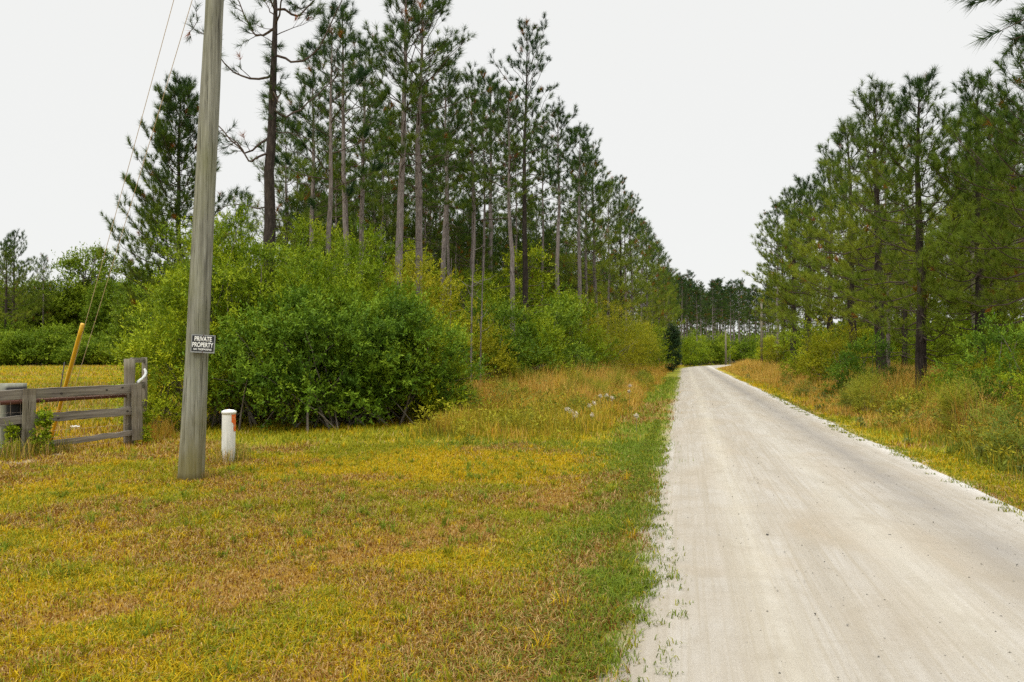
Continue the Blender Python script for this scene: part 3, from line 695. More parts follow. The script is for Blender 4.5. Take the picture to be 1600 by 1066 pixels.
# ------------------------------------------------------------------ shrubs and broadleaf trees
PAL = {
 'myrtle': ((.098, .165, .006), (.22, .298, .009), (.40, .455, .018)),
 'deep':   ((.055, .115, .010), (.115, .205, .012), (.23, .33, .022)),
 'yellow': ((.16, .19, .006), (.27, .27, .008), (.38, .36, .015)),
 'grey':   ((.10, .145, .02), (.17, .21, .025), (.28, .30, .035)),
 'cedar':  ((.022, .05, .02), (.038, .075, .026), (.065, .11, .034)),
 'weed':   ((.15, .19, .016), (.24, .26, .018), (.36, .35, .03)),
 'far':    ((.09, .15, .008), (.155, .23, .01), (.26, .33, .018)),
}
def foliage(seed, blobs, n_clump, spr, leaf=(.07, .026), nl=14, pal='myrtle', cr=(.35, .7), sprig=.32, hang=0., floor=.05, stems=14, stem_r=.03, base_spread=.3, trunk=None, inner=.35, lumps=0):
    """blobs: ellipsoids; clumps sit on and in them, each clump carries leafy sprigs"""
    rng = np.random.default_rng(seed); B = np.array(blobs, float)
    if lumps:
        b0 = B[rng.integers(len(B), size=lumps)]; dl_ = norm(rng.normal(size=(lumps, 3)) + np.array([0, -.2, .35]))
        B = np.concatenate([B, np.concatenate([b0[:, :3] + dl_ * b0[:, 3:] * 1.06, b0[:, 3:] * (.28 + .22 * rng.random((lumps, 1)))], 1)])
    wt = (B[:, 3] * B[:, 4] + B[:, 4] * B[:, 5] + B[:, 3] * B[:, 5]); wt /= wt.sum()
    bi = rng.choice(len(B), n_clump, p=wt); d = norm(rng.normal(size=(n_clump, 3)))
    rr = np.where(rng.random(n_clump) < inner, .35 + .5 * rng.random(n_clump), .82 + .22 * rng.random(n_clump))
    C = B[bi, :3] + d * B[bi, 3:] * rr[:, None]
    keep = C[:, 2] > floor + .05; C = C[keep]; d = d[keep]; n_c = len(C)
    R = cr[0] + (cr[1] - cr[0]) * rng.random(n_c)
    ci = np.repeat(np.arange(n_c), spr); m = len(ci)
    d2 = norm(rng.normal(size=(m, 3)) + d[ci] * .8 + np.array([0, 0, .45]))
    P = C[ci] + d2 * (R[ci] * (.25 + .8 * rng.random(m) ** .7))[:, None] * np.array([1.2, 1.2, .6])
    D = norm(d2 * .7 + d[ci] * .3 + np.array([0, 0, .35 - hang]) + rng.normal(size=(m, 3)) * .3)
    k = P[:, 2] > floor; P, D, ci = P[k], D[k], ci[k]; m = len(P)
    p0, p1, p2 = [np.array(c_) for c_ in PAL[pal]]
    u = np.clip(.45 + .30 * rng.normal(size=n_c)[ci] + .18 * rng.normal(size=m), 0, 1)
    sc = np.where((u < .5)[:, None], p0 + (p1 - p0) * (u * 2)[:, None], p1 + (p2 - p1) * (u * 2 - 1)[:, None])
    si = np.repeat(np.arange(m), nl); q = len(si); f = np.tile((np.arange(nl) + .5) / nl, m)
    sl = sprig * (.7 + .6 * rng.random(m)) * np.where(rng.random(m) < .08, 2.3, 1)
    base = P[si] + D[si] * (f * sl[si])[:, None] + np.array([0, 0, -hang]) * (f ** 2 * sl[si])[:, None]
    ld = norm(D[si] * .55 + norm(rng.normal(size=(q, 3))) * .85 + np.array([0, 0, .1 - hang * .6]))
    up = norm(np.array([0, 0, 1.1]) + d[ci][si] * .5 + rng.normal(size=(q, 3)) * .38)
    sd = norm(np.cross(ld, up)); nrm = np.cross(sd, ld)
    L = leaf[0] * (.65 + .7 * rng.random(q)); W = leaf[1] * (.7 + .6 * rng.random(q))
    mid = base + ld * (L * .5)[:, None] - nrm * (L * .03)[:, None]
    V = np.stack([base, mid + sd * (W * .5)[:, None], base + ld * L[:, None], mid - sd * (W * .5)[:, None]], 1).reshape(-1, 3)
    lc = sc[si] * (.82 + .36 * rng.random(q))[:, None]; lc = lc + (p2 - lc) * (.28 * f * rng.random(q))[:, None]
    mb = MB(); mb.add(V, [np.arange(q * 4).reshape(-1, 4)], np.repeat(lc, 4, 0))
    sb = MB()
    if trunk:
        Ht, r0 = trunk; v = np.linspace(0, 1, 9)
        TP = np.stack([np.cumsum(rng.normal(size=9)) * .03 * Ht * v, np.cumsum(rng.normal(size=9)) * .03 * Ht * v, v * Ht - .1], -1)
        sb.tube(TP, r0 * (1 - .75 * v) + .1 * r0, 8)
    for i in range(stems):
        e = C[rng.integers(n_c)]; a = rng.random() * 6.28
        if trunk:
            q_ = .25 + .7 * rng.random(); s0 = np.array([np.interp(q_, v, TP[:, a_]) for a_ in range(3)])
            if e[2] < s0[2] - .3: e = C[np.argmax(C[:, 2] + rng.random(n_c) * 2)]
        else:
            b_ = B[rng.integers(len(B))]; s0 = np.array([b_[0] * .6 + base_spread * cos(a), b_[1] * .6 + base_spread * sin(a), -.05])
        w_ = np.linspace(0, 1, 8); mid_ = (s0 + e) / 2 + np.array([0, 0, .15 * np.linalg.norm(e - s0)]) * (.3 if trunk else 1)
        BP = ((1 - w_) ** 2)[:, None] * s0 + (2 * w_ * (1 - w_))[:, None] * mid_ + (w_ ** 2)[:, None] * e
        BP += np.cumsum(rng.normal(size=(8, 3)), 0) * .02 * np.linalg.norm(e - s0) * (w_ * (1 - w_) * 2)[:, None]
        sb.tube(BP, stem_r * (1 - .8 * w_) * (.6 + .6 * rng.random()), 5)
    return (mb.mesh('foliage', M_leaf), sb.mesh('stems' if not trunk else 'trunk', M_stem, True))

def place(fm, name, label, cat, x, y, rot=0, sc=1, group=None, parts=('foliage', 'stems')):
    r_ = thing(name, label, cat, (x, y, G(x, y)), rot, group, sc)
    for nm, me in zip(parts, fm): link(nm, me, r_)
    return r_
TR = ('crown', 'trunk')

big1 = foliage(1, [(0, 0, 2.4, 2.1, 1.8, 1.9), (-1.2, .3, 3.1, 1.2, 1.1, 1.2), (1.2, -.1, 2.3, 1.3, 1.2, 1.5), (.2, -.9, 1.4, 1.8, .9, .8)], 420, 13, (.085, .029), 14, 'myrtle', (.22, .46), .30, inner=.12, lumps=18, floor=.3, stems=44, stem_r=.035, base_spread=.5)
big2 = foliage(2, [(0, .1, 1.8, 1.9, 1.3, 1.25), (1.4, .2, 1.6, 1.1, 1.0, 1.1), (-1.4, .1, 1.5, 1.1, 1.0, .95), (.5, -.9, .75, .7, .4, .45), (-.9, -.7, .6, .5, .35, .4)], 250, 13, (.088, .036), 13, 'deep', (.2, .42), .26, inner=.12, lumps=9, floor=.12, stems=34, base_spread=.6)
big3 = foliage(3, [(0, 0, 2.6, 1.7, 1.5, 2.3), (.3, 0, 3.8, 1.1, 1.0, 1.1)], 240, 13, (.088, .028), 14, 'myrtle', (.24, .46), .32, .1, inner=.12, lumps=14, floor=.2, stems=28)
yel1 = foliage(4, [(0, 0, 2.4, 1.2, 1.1, 2.0), (.2, 0, 3.6, .8, .8, .8)], 130, 11, (.09, .03), 13, 'yellow', (.25, .5), .36, stems=16)
wil1 = foliage(5, [(0, 0, 2.6, 2.8, 2.2, 2.0), (1.5, .3, 2.0, 2.0, 1.6, 1.8), (-1.2, 0, 3.2, 1.6, 1.4, 1.3)], 260, 11, (.12, .022), 13, 'yellow', (.35, .7), .5, .5, stems=26, lumps=6, floor=.35)
med1 = foliage(6, [(0, 0, 1.5, 1.5, 1.3, 1.5), (.7, -.2, 1.0, 1.1, 1.0, 1.0)], 150, 11, (.09, .04), 12, 'deep', (.2, .4), .26, stems=16, lumps=6, inner=.15)
med2 = foliage(7, [(0, 0, 1.7, 1.4, 1.3, 1.6), (-.6, .1, 1.1, 1.1, 1.0, 1.1)], 150, 11, (.09, .036), 12, 'myrtle', (.2, .4), .28, stems=16, lumps=6, inner=.15)
med3 = foliage(8, [(0, 0, 1.4, 1.5, 1.3, 1.3), (.6, -.1, 1.0, 1.2, 1.0, 1.0)], 140, 11, (.09, .032), 12, 'yellow', (.2, .4), .28, stems=16, lumps=6, inner=.15)
small1 = foliage(9, [(0, 0, .38, .32, .32, .4)], 34, 8, (.06, .018), 10, 'grey', (.10, .2), .22, stems=10, stem_r=.008, base_spread=.08, floor=.02)
small2 = foliage(10, [(0, 0, .34, .36, .36, .34)], 34, 8, (.07, .03), 9, 'weed', (.10, .2), .2, stems=10, stem_r=.008, base_spread=.08, floor=.02)
small3 = foliage(11, [(0, 0, .55, .26, .26, .55)], 40, 8, (.09, .010), 12, 'weed', (.10, .18), .3, stems=12, stem_r=.008, base_spread=.06, floor=.02)
und1 = foliage(12, [(0, 0, 2.0, 2.0, 1.9, 1.9), (.8, .3, 3.0, 1.2, 1.2, 1.3), (-.5, 0, 3.8, .9, .9, 1.1)], 190, 10, (.14, .05), 10, 'myrtle', (.25, .5), .34, stems=18, lumps=9)
und2 = foliage(13, [(0, 0, 1.8, 2.0, 1.9, 1.7), (-.8, .3, 2.6, 1.3, 1.3, 1.4), (.7, 0, 3.3, .8, .8, 1.2)], 190, 10, (.14, .05), 10, 'myrtle', (.25, .5), .34, stems=18, lumps=9)
tree1 = foliage(14, [(0, 0, 7.5, 3.2, 3.0, 3.4), (1.6, .5, 5.5, 2.3, 2.2, 2.3), (-1.8, -.4, 5.8, 2.2, 2.2, 2.4), (.2, 0, 9.8, 1.9, 1.9, 1.9), (0, 0, 3, 2.4, 2.4, 2.4)], 300, 10, (.26, .12), 9, 'far', (.5, 1.0), .6, stems=30, stem_r=.07, trunk=(9, .22))
tree2 = foliage(15, [(0, 0, 6.5, 2.6, 2.6, 3.6), (1.0, .5, 9.0, 1.9, 1.9, 1.9), (-.8, 0, 4.0, 2.4, 2.4, 2.4)], 260, 10, (.26, .12), 9, 'far', (.5, .9), .6, stems=26, stem_r=.06, trunk=(9, .2))
fars = foliage(16, [(0, 0, 1.7, 2.8, 2.2, 1.7), (1.8, 0, 1.8, 1.6, 1.6, 1.6), (-1.6, .2, 2.6, 1.5, 1.5, 1.7)], 200, 10, (.24, .11), 8, 'far', (.45, .9), .5, stems=16, lumps=10)
ctree = foliage(17, [(0, 0, 2.5, .9, .9, 2.4), (0, 0, 4.2, .6, .6, 1.2)], 220, 10, (.14, .05), 10, 'cedar', (.22, .4), .26, stems=16, trunk=(4.5, .09))

def D_(Z): return Z
SHR = [  # mesh, px, Z, scale, rotation, label, name, category
    (big1, 425, 20.0, .98, 0, 'large bright green bush right behind the utility pole, tallest of the roadside bushes', 'bush', 'bush'),
    (big2, 505, 18.4, 1.0, .6, 'dark glossy low bush behind the white marker post', 'bush', 'bush'),
    (big2, 590, 19.2, .95, 3.5, 'dark low bush with shaded hollow right of the white marker post bush', 'bush', 'bush'),
    (big3, 560, 21.0, .82, 1, 'tall leafy bush in front of the slender pale pine', 'bush', 'bush'),
    (big3, 345, 19.0, .85, 2, 'light green bush immediately left of the utility pole base', 'bush', 'bush'),
    (med2, 300, 18.6, .85, 1, 'feathery yellow green bush between the fence corner and utility pole', 'bush', 'bush'),
    (big3, 322, 24.0, .85, 4, 'taller bush behind the feathery one beside the field', 'bush', 'bush'),
    (yel1, 640, 22.5, .95, 0, 'pale yellow green upright bush below the bare pine pair', 'bush', 'bush'),
    (med2, 652, 20.5, .9, 2, 'rounded green bush at the right end of the dark roadside bushes', 'bush', 'bush'),
    (big3, 495, 24.5, .95, 5, 'tall green bush rising behind the large bright one', 'bush', 'bush'),
    (big1, 405, 25.0, .95, 3, 'green bush behind the large bright bush and the pole', 'bush', 'bush'),
    (med3, 722, 29.0, 1.1, 1, 'brownish yellow bush behind thin grey saplings', 'bush', 'bush'),
    (med1, 772, 31.0, 1.15, 0, 'dark round bush in front of the dark trunked pine', 'bush', 'bush'),
    (med2, 812, 33.0, 1.15, 2.5, 'vine draped bush at the foot of the tallest open crowned pine', 'bush', 'bush'),
    (med1, 858, 35.5, 1.2, 4, 'deep green broad leaved bush beside the dark hollow', 'bush', 'bush'),
    (wil1, 918, 46.0, 1.08, 0, 'wide drooping willow like bush with dark hollow beneath', 'bush', 'bush'),
    (wil1, 965, 54.0, .9, 2, 'drooping light green bush right of the wide willow like one', 'bush', 'bush'),
    (und1, 865, 43.0, 1.15, 1, 'bright green tree like bush between pine trunks left of the willow like one', 'bush', 'bush'),
    (med3, 985, 62.0, 1.25, 3, 'low yellow green bush near the end of the left wood', 'bush', 'bush'),
    (und1, 1003, 72.0, 1.0, 2, 'mid green bush at the end of the left wood', 'bush', 'bush'),
    (und2, 1018, 88.0, 1.0, 1, 'bush behind the dark narrow cedar', 'bush', 'bush'),
    (med2, 1082, 118, 1.6, 1, 'pale round bush past the road bend right of the dark cedar', 'bush', 'bush'),
    (med3, 1215, 74, 1.1, 1, 'pale yellow bush at the foot of the far utility poles', 'bush', 'bush'),
    (med2, 1262, 44, 1.05, 2, 'light green arching bush behind rust grass on the right verge', 'bush', 'bush'),
    (med3, 1305, 36, 1.0, 4, 'yellow green bush under the drooping light boughs', 'bush', 'bush'),
    (med1, 1355, 29, .7, 3, 'dark bush under the pine with pointed tufted top', 'bush', 'bush'),
    (med2, 1480, 22.0, .42, 1, 'small bush between the two big full crowned pines', 'bush', 'bush'),
    (med1, 1565, 17.0, .72, 5, 'dark layered bush near the right edge beneath the pines', 'bush', 'bush'),
    (med2, 1625, 15.5, .45, 3, 'green bush cut by the right edge of the view', 'bush', 'bush'),
    (med3, 1560, 22.5, .6, 0, 'yellow green bush behind the dark layered bush', 'bush', 'bush'),
    (ctree, 1050, 79, (.8, .8, .88), 0, 'dark narrow cedar tree left of the road end', 'cedar_tree', 'cedar'),
]
for fm, px, Z, sc, rot, lab, nm, cat in SHR:
    x, y = at(px, Z); place(fm, nm, lab, cat, x, y, rot, sc, parts=TR if fm is ctree else ('foliage', 'stems'))

# understory inside both woods
for s in np.arange(28, 112, 5.0):
    for o in (-12.5, -20, -29, -40):
        x, y = from_road(o + rng.normal() * 1.5, s + rng.normal() * 1.5); px = 800 + x / y * F
        if px < 400 or rng.random() < .12: continue
        place((und1, und2)[rng.integers(2)], 'bush', 'leafy understory bush among the pine trunks of the left wood', 'bush', x, y, rng.random() * 6, .85 + .5 * rng.random(), 'understory of the left wood')
for s in np.arange(18, 110, 5.5):
    for o in (11.5, 18, 26):
        x, y = from_road(o + rng.normal() * 1.2, s + rng.normal() * 1.5); px = 800 + x / y * F
        if px > 1720 or rng.random() < .1: continue
        place((und1, und2)[rng.integers(2)], 'bush', 'leafy understory bush behind the pine trunks of the right wood', 'bush', x, y, rng.random() * 6, (.42 if s < 42 else .65) + .3 * rng.random(), 'understory of the right wood')
hard = [foliage(40 + i, [(0, 0, 4.4, 1.2, 1.2, 1.9), (.4, .1, 6.0, .9, .9, 1.2), (-.5, 0, 3.0, 1.1, 1.1, .9)], 95, 9, (.15, .065), 9, 'myrtle', (.22, .45), .36, stems=26, stem_r=.018, lumps=6, trunk=(6.6, .06)) for i in range(2)]
for s in np.arange(25, 110, 4.4):
    for o in (-10.5, -15, -23, -33):
        x, y = from_road(o + rng.normal() * 1.2, s + rng.normal() * 1.5); px = 800 + x / y * F
        if px < 470 or y < 27 or rng.random() < .2: continue
        place(hard[rng.integers(2)], 'young_tree', 'slim leafy young tree filling the gaps between pine trunks of the left wood', 'tree', x, y, rng.random() * 6, .7 + .5 * rng.random(), 'young broadleaf trees of the left wood', TR)
for i in range(26):
    px = 1030 + 190 * (i + rng.random()) / 26; Z = 122 + 30 * rng.random(); x, y = at(px, Z)
    o_, s_ = road_os(np.float64(x), np.float64(y))
    if -3.5 < o_ < 7: continue
    place((fars, und2)[i % 2], 'bush', 'green bush in the row below the far pines beyond the road end', 'bush', x, y, rng.random() * 6, .75 + .45 * rng.random(), 'bushes beyond the road end')

# tree line beyond the field
for i in range(24):
    px = -70 + 345 * (i + rng.random()) / 24; Z = 136 + 16 * rng.random(); x, y = at(px, Z)
    place((tree1, tree2)[i % 2], 'broadleaf_tree', 'green broadleaf tree in the wood beyond the field', 'tree', x, y, rng.random() * 6, (H_of(452 + rng.normal() * 14, Z)) / 11.2, 'broadleaf trees beyond the field', TR)
x, y = at(238, 44); place(tree2, 'broadleaf_tree', 'dark leafy tree below the bushy dark pine at the field edge', 'tree', x, y, 1, .62, None, TR)
for i in range(17):
    px = -60 + 330 * (i + rng.random()) / 17; Z = 121 + 7 * rng.random(); x, y = at(px, Z)
    place(fars, 'bush', 'vine covered bush along the far edge of the field', 'bush', x, y, rng.random() * 6, .7 + 1.0 * rng.random() ** 1.5, 'bushes along the far field edge')
for px, Z, top, lab in ((20, 132, 366, 'tall dark pine above the far wood at the left edge'), (-14, 134, 372, 'dark pine outside the left edge'), (66, 140, 400, 'smaller dark pine right of the tall pair beyond the field'), (203, 135, 408, 'lone thin pine above the far wood beside the bushy dark pine'), (8, 128, 380, 'dark pine half hidden beside the tall one at the left edge')):
    if px < -10: continue
    x, y = at(px, Z); place_pine((fullp[1], youngp[2], youngp[0], youngp[1])[int(abs(px)) % 4], x, y, H_of(top, Z), lab, None, px, wide=.8)
# backing woods, far off and read as one mass
mb = MB()
def mass(xs, ys, hs, n):
    m_ = MB()
    for x, y, hh in zip(xs, ys, hs):
        k_ = n; d = norm(rng.normal(size=(k_, 3))) * (rng.random(k_) ** .4)[:, None]
        P = np.array([x, y, hh * .5]) + d * np.array([5, 5, hh * .52]); P[:, 2] = np.maximum(P[:, 2], .1)
        a_ = norm(rng.normal(size=(k_, 3))) * .55; b_ = norm(np.cross(a_, rng.normal(size=(k_, 3)))) * .35
        V = np.stack([P - a_, P - b_, P + a_, P + b_], 1).reshape(-1, 3)
        c_ = np.array(PAL['far'][1]) * (.55 + .8 * rng.random(k_))[:, None]
        mb.add(V, [np.arange(k_ * 4).reshape(-1, 4)], np.repeat(c_, 4, 0))
xs = []; ys = []; hs = []
for px in np.arange(-120, 500, 16):
    Z = 165 + 10 * rng.random(); x, y = at(px, Z); xs.append(x); ys.append(y); hs.append(10.5 + 3 * rng.random())
for px in np.arange(480, 1330, 13):
    Z = 212 + 20 * rng.random(); x, y = at(px, Z); xs.append(x); ys.append(y); hs.append(7.5 + 2.5 * rng.random())
for px in np.arange(1330, 1800, 22):
    Z = 140 + 20 * rng.random(); x, y = at(px, Z); xs.append(x); ys.append(y); hs.append(7 + 2 * rng.random())
mass(xs, ys, hs, 700)
link('far_wood', mb.mesh('far_wood', M_leaf), kind='stuff', label='far off wood behind the field and the pines', cat='wood')

# thin grey saplings in front of the left wood
for px, Z, top, lab in ((703, 30, 400, 'thin sapling stem left of the pair of grey saplings'), (736, 27, 330, 'thin grey sapling, taller of the pair before the dark bush'), (751, 27.5, 395, 'thin grey forked sapling nearest the dark round bush')):
    x, y = at(px, Z); ht = H_of(top, Z); v = np.linspace(0, 1, 9)
    P = np.stack([np.cumsum(rng.normal(size=9)) * .02 * v, np.cumsum(rng.normal(size=9)) * .02 * v, v * ht - .05], -1); P[:, 0] += .02 * ht * v ** 2
    mb = MB(); mb.tube(P, .045 * (1 - .7 * v), 6)
    r_ = thing('sapling', lab, 'sapling', (x, y, G(x, y))); b2 = mb
    for i in range(7):
        q_ = .45 + .5 * rng.random(); p = np.array([np.interp(q_, v, P[:, a_]) for a_ in range(3)]); d = norm(np.array([rng.normal(), rng.normal(), .6])); l = .3 + .5 * rng.random()
        b2.tube([p, p + d * l * .5, p + d * l + np.array([0, 0, .1])], [.012, .008, .004], 4)
    link('trunk', b2.mesh('trunk', M_bark, True), r_)

# ------------------------------------------------------------------ weeds one can tell apart
def scatter(n, region, fms, label, group, s0, s1, o0, o1, size, name='weed', cat='weed'):
    k_ = 0; tries = 0
    while k_ < n and tries < n * 30:
        tries += 1
        s = s0 + (s1 - s0) * rng.random() ** 1.6; o = o0 + (o1 - o0) * rng.random(); x, y = from_road(o, s)
        if region(np.array([x]), np.array([y]))[0] < .85: continue
        place(fms[rng.integers(len(fms))], name, label, cat, x, y, rng.random() * 6, size * (.7 + .6 * rng.random()), group); k_ += 1
scatter(70, in_weeds_l, [small1, small2, small3, small3], 'leafy green weed standing in the tall grass left of the road', 'weeds left of the road', 14.5, 48, -8.5, -1.6, .75)
scatter(60, in_weeds_r, [small1, small2, small3, small3], 'leafy green weed standing in the tall grass right of the road', 'weeds right of the road', 8, 45, 4.6, 9, .75)

def clump_mesh(seed, n, h, spread, pal, wd=.0085):
    global rng
    keep = rng; rng = np.random.default_rng(seed); mb = MB()
    a_ = rng.random(n) * 6.28; r_ = spread * rng.random(n) ** .7
    blades(mb, r_ * np.cos(a_), r_ * np.sin(a_), h * (.4 + .65 * rng.random(n)), np.full(n, wd), .1 + .7 * rng.random(n) ** 1.4, np.array(pal)[rng.integers(len(pal), size=n)] * (.7 + .6 * rng.random(n))[:, None], True, np.zeros(n))
    rng = keep; return mb.mesh('grass_clump', M_grass)
gc1 = clump_mesh(1, 170, 1.3, .34, [TAN, RUST, STRAW * .8, TAN]); gc2 = clump_mesh(2, 170, 1.1, .34, [RUST, TAN, YGREEN])
gc3 = clump_mesh(3, 160, .38, .22, [STRAW * .8, TAN, YGREEN, WGREEN], .008)
def clump(me, px, Z, sc, lab, rot=0, group=None):
    x, y = at(px, Z); o = link('grass_clump', me, None, (x, y, G(x, y)), (0, 0, rot), lab, 'grass clump', group); o.scale = (sc,) * 3
clump(gc1, 1512, 15.5, 1.05, 'tall tawny grass clump, tallest on the right verge')
clump(gc2, 1366, 22.5, 1.0, 'upright tawny grass clump on the right verge nearer the road bend', 1)
clump(gc2, 1545, 14.5, .7, 'short tawny grass clump right of the tallest clump', 2)
clump(gc2, 905, 38, 1.5, 'rust grass clump before the dark hollow left of the road', 3)
clump(gc2, 1290, 30, .95, 'rust grass clump below the light green arching bush', 4)
clump(gc3, 352, 12.3, .9, 'dry grass tuft at the left foot of the white marker post', 1)
clump(gc3, 371, 12.5, 1.0, 'dry straw grass tuft at the right foot of the white marker post', 2)
clump(gc3, 288, 10.8, .6, 'short green grass tuft at the left foot of the utility pole', 3)
clump(gc3, 320, 10.7, .6, 'short grass tuft at the right foot of the utility pole', 4)
clump(gc3, 60, 13.1, 1.0, 'dry grass tuft under the near fence board', 5)
clump(gc3, 20, 12.6, 1.2, 'dry brown grass tuft before the big log post', 6)
clump(gc3, 100, 13.6, .8, 'dry grass tuft under the bottom fence rail', 2.5)
clump(gc2, 238, 15.6, .55, 'golden grass clump right of the far fence post', 2)
clump(gc2, 262, 16.2, .5, 'golden grass clump below the feathery yellow green bush', 5)
clump(gc2, 690, 16.6, .55, 'small tawny grass clump at the front corner of the left weeds', 1)

# pale dried seed heads left of the road
m_seed = plain('seed_head', (.60, .53, .40), .9, 0, .2)
pos = [(886, 640, 23), (893, 644, 23.3), (900, 648, 22.8), (898, 661, 22), (921, 634, 25), (928, 630, 25.5), (938, 619, 27), (948, 618, 27.5), (956, 622, 27), (983, 612, 31), (984, 603, 33), (925, 655, 22.6), (994, 650, 21.5)]
for i, (px, py, Z) in enumerate(pos):
    Z *= .8; x, y = at(px, Z); ht = max(.3, H_of(py, Z) - G(x, y)); mb = MB()
    v = np.linspace(0, 1, 5); mb.tube(np.stack([.03 * v ** 2 * rng.normal() + 0 * v, 0 * v, v * ht], -1), .007 * (1 - .5 * v), 4)
    r_ = thing('dried_flower', 'pale dried flower head on a thin stalk in the weeds left of the road', 'dried flower', (x, y, G(x, y)), rng.random() * 6, 'dried flowers left of the road')
    link('stalk', mb.mesh('stalk', M_stem, True), r_)
    n = 90; d = norm(rng.normal(size=(n, 3)) + [0, 0, .4]); hb = MB(); c_ = np.array([0, 0, ht]) + rng.normal(size=(n, 3)) * .018
    sd = norm(np.cross(d, rng.normal(size=(n, 3)))) * .010
    hb.add(np.stack([c_ - sd, c_ + sd, c_ + d * .05], 1).reshape(-1, 3), [np.arange(n * 3).reshape(-1, 3)])
    link('seed_head', hb.mesh('seed_head', m_seed), r_)

# ------------------------------------------------------------------ utility pole, sign, guy wires, marker
px0, pz0 = at(300, 10.64); base = np.array([px0, pz0, G(px0, pz0)])
LEAN = np.array([.042, .0])
def pole_at(z): return np.array([base[0] + LEAN[0] * z, base[1] + LEAN[1] * z, z])
def pole_r(z): return .157 - .0064 * z + .010 * math.exp(-z / .4)
zz = np.concatenate([np.linspace(-.1, 7, 40), np.linspace(7.4, 9.6, 8)])
P = np.array([pole_at(z) for z in zz]) - base * [1, 1, 0]; P[:, 2] -= base[2]
mb = MB(); mb.tube(P, [pole_r(z) * (1 + .012 * math.sin(z * 3.1) + .006 * math.sin(z * 11)) for z in zz], 28, cap=True)
V = mb.V[0]; a_ = np.arctan2(V[:, 1] - np.repeat(P[:, 1], 28), V[:, 0] - np.repeat(P[:, 0], 28))
V += (np.stack([np.cos(a_), np.sin(a_), 0 * a_], -1) * (.005 * np.sin(a_ * 7 + V[:, 2] * .8) + .003 * np.sin(a_ * 13 - V[:, 2] * 2))[:, None])
link('utility_pole', mb.mesh('utility_pole', M_pole, True), None, base, label='leaning weathered grey wooden utility pole with a private property sign', cat='utility pole')

m_black, t, b = new_mat('sign_black'); co = objco(t)
f = noise(t, co, 16, 4, .6); c = mixc(t, ramp(t, f, [(.5, 0.0), (.75, .4)]), (.006, .007, .010), (.10, .13, .15))
t.links.new(c, b.inputs['Base Color']); b.inputs['Roughness'].default_value = .4
m_sil = plain('sign_border', (.25, .26, .26), .45, 0, .25, 40); m_let = plain('sign_letter', (.80, .81, .78), .5, 0, .12, 60)
m_rust = plain('rusty_iron', (.10, .035, .02), .8, 0, .5, 25)
def text_mesh(body, width, height, y, thick=.0):
    cu = bpy.data.curves.new('text', 'FONT'); cu.body = body; cu.size = 1; cu.align_x = 'CENTER'; cu.offset = thick; cu.extrude = .01
    o = bpy.data.objects.new('text', cu); COL.objects.link(o); bpy.context.view_layer.update()
    dg = bpy.context.evaluated_depsgraph_get(); me = bpy.data.meshes.new_from_object(o.evaluated_get(dg))
    bpy.data.objects.remove(o)
    n = len(me.vertices); co_ = np.empty(n * 3, np.float32); me.vertices.foreach_get('co', co_); co_ = co_.reshape(-1, 3)
    lo, hi = co_.min(0), co_.max(0); q = (co_ - (lo + hi) / 2) / (hi - lo)
    out = np.stack([q[:, 0] * width, -.0052 - .0010 * (q[:, 2] + .5), y + q[:, 1] * height], -1)
    me.vertices.foreach_set('co', out.astype(np.float32).ravel()); me.update(); me.name = 'lettering'
    me.materials.clear(); me.materials.append(m_let); return me
zc = 1.80; pc = pole_at(zc)
sign = thing('sign', 'small black and silver sign reading PRIVATE PROPERTY nailed to the utility pole', 'sign', (pc[0] + .135, pc[1] - pole_r(zc) - .012, zc), 0, None, .94)
sign.rotation_euler = (radians(-2), radians(3), radians(8))
mb = MB(); mb.box((-.163, -.0015, -.128), (.163, .0015, .128)); link('plate', mb.mesh('plate', m_sil), sign)
mb = MB(); mb.box((-.150, -.0042, -.108), (.150, -.0018, .116)); link('panel', mb.mesh('panel', m_black), sign)
for body, wdt, hgt, yy, th in (('PRIVATE', .235, .068, .070, .02), ('PROPERTY', .285, .068, -.014, .02), ('NO TRESPASSING', .245, .026, -.078, .02)):
    link('lettering', text_mesh(body, wdt, hgt, yy, th), sign)
for sx, sz in ((0, .122), (0, -.118)):
    mb = MB(); mb.tube([(sx, .004, sz), (sx, -.006, sz)], [.005, .007], 8, cap=True); link('nail', mb.mesh('nail', m_rust), sign)

m_wire = plain('guy_wire_steel', (.58, .48, .38), .5, .3, .2); m_yel = plain('yellow_plastic', (.62, .36, .015), .4, 0, .12, 6); m_rod = plain('dark_rod', (.05, .045, .04), .6)
ax, ay = at(80, 15.0); anchor = np.array([ax, ay, G(ax, ay)])
for z_att, off, lab in ((8.6, 0, 'guy wire, left of the two reaching from the ground to the pole top'), (7.3, .10, 'guy wire, right of the two reaching from the ground to the pole')):
    e = pole_at(z_att) - np.array([pole_r(z_att), 0, 0]); s0 = anchor + [off, .05, 0]
    v = np.linspace(0, 1, 24); P = s0 + (e - s0) * v[:, None] - np.array([0, 0, .06]) * np.sin(pi * v)[:, None]
    mb = MB(); mb.tube(P - s0, .0048, 6); w_ = link('guy_wire', mb.mesh('guy_wire', m_wire, True), None, s0, label=lab, cat='guy wire')
e = pole_at(8.6) - np.array([pole_r(8.6), 0, 0]); dv = (e - anchor) / np.linalg.norm(e - anchor)
mb = MB(); L = 2.75; v = np.linspace(0, 1, 12)
mb.tube(dv * (v * L + .06)[:, None], .033, 12, cap=True)
g_ = link('guy_guard', mb.mesh('guy_guard', m_yel, True), None, anchor + [0, -.03, 0], label='yellow plastic guard tube leaning over the guy wire behind the fence', cat='guy guard')
mb = MB(); rv = np.array([.50, -.48, 1.6]); mb.tube(np.stack([rv * 0, rv * .5, rv]), .011, 8, cap=True)
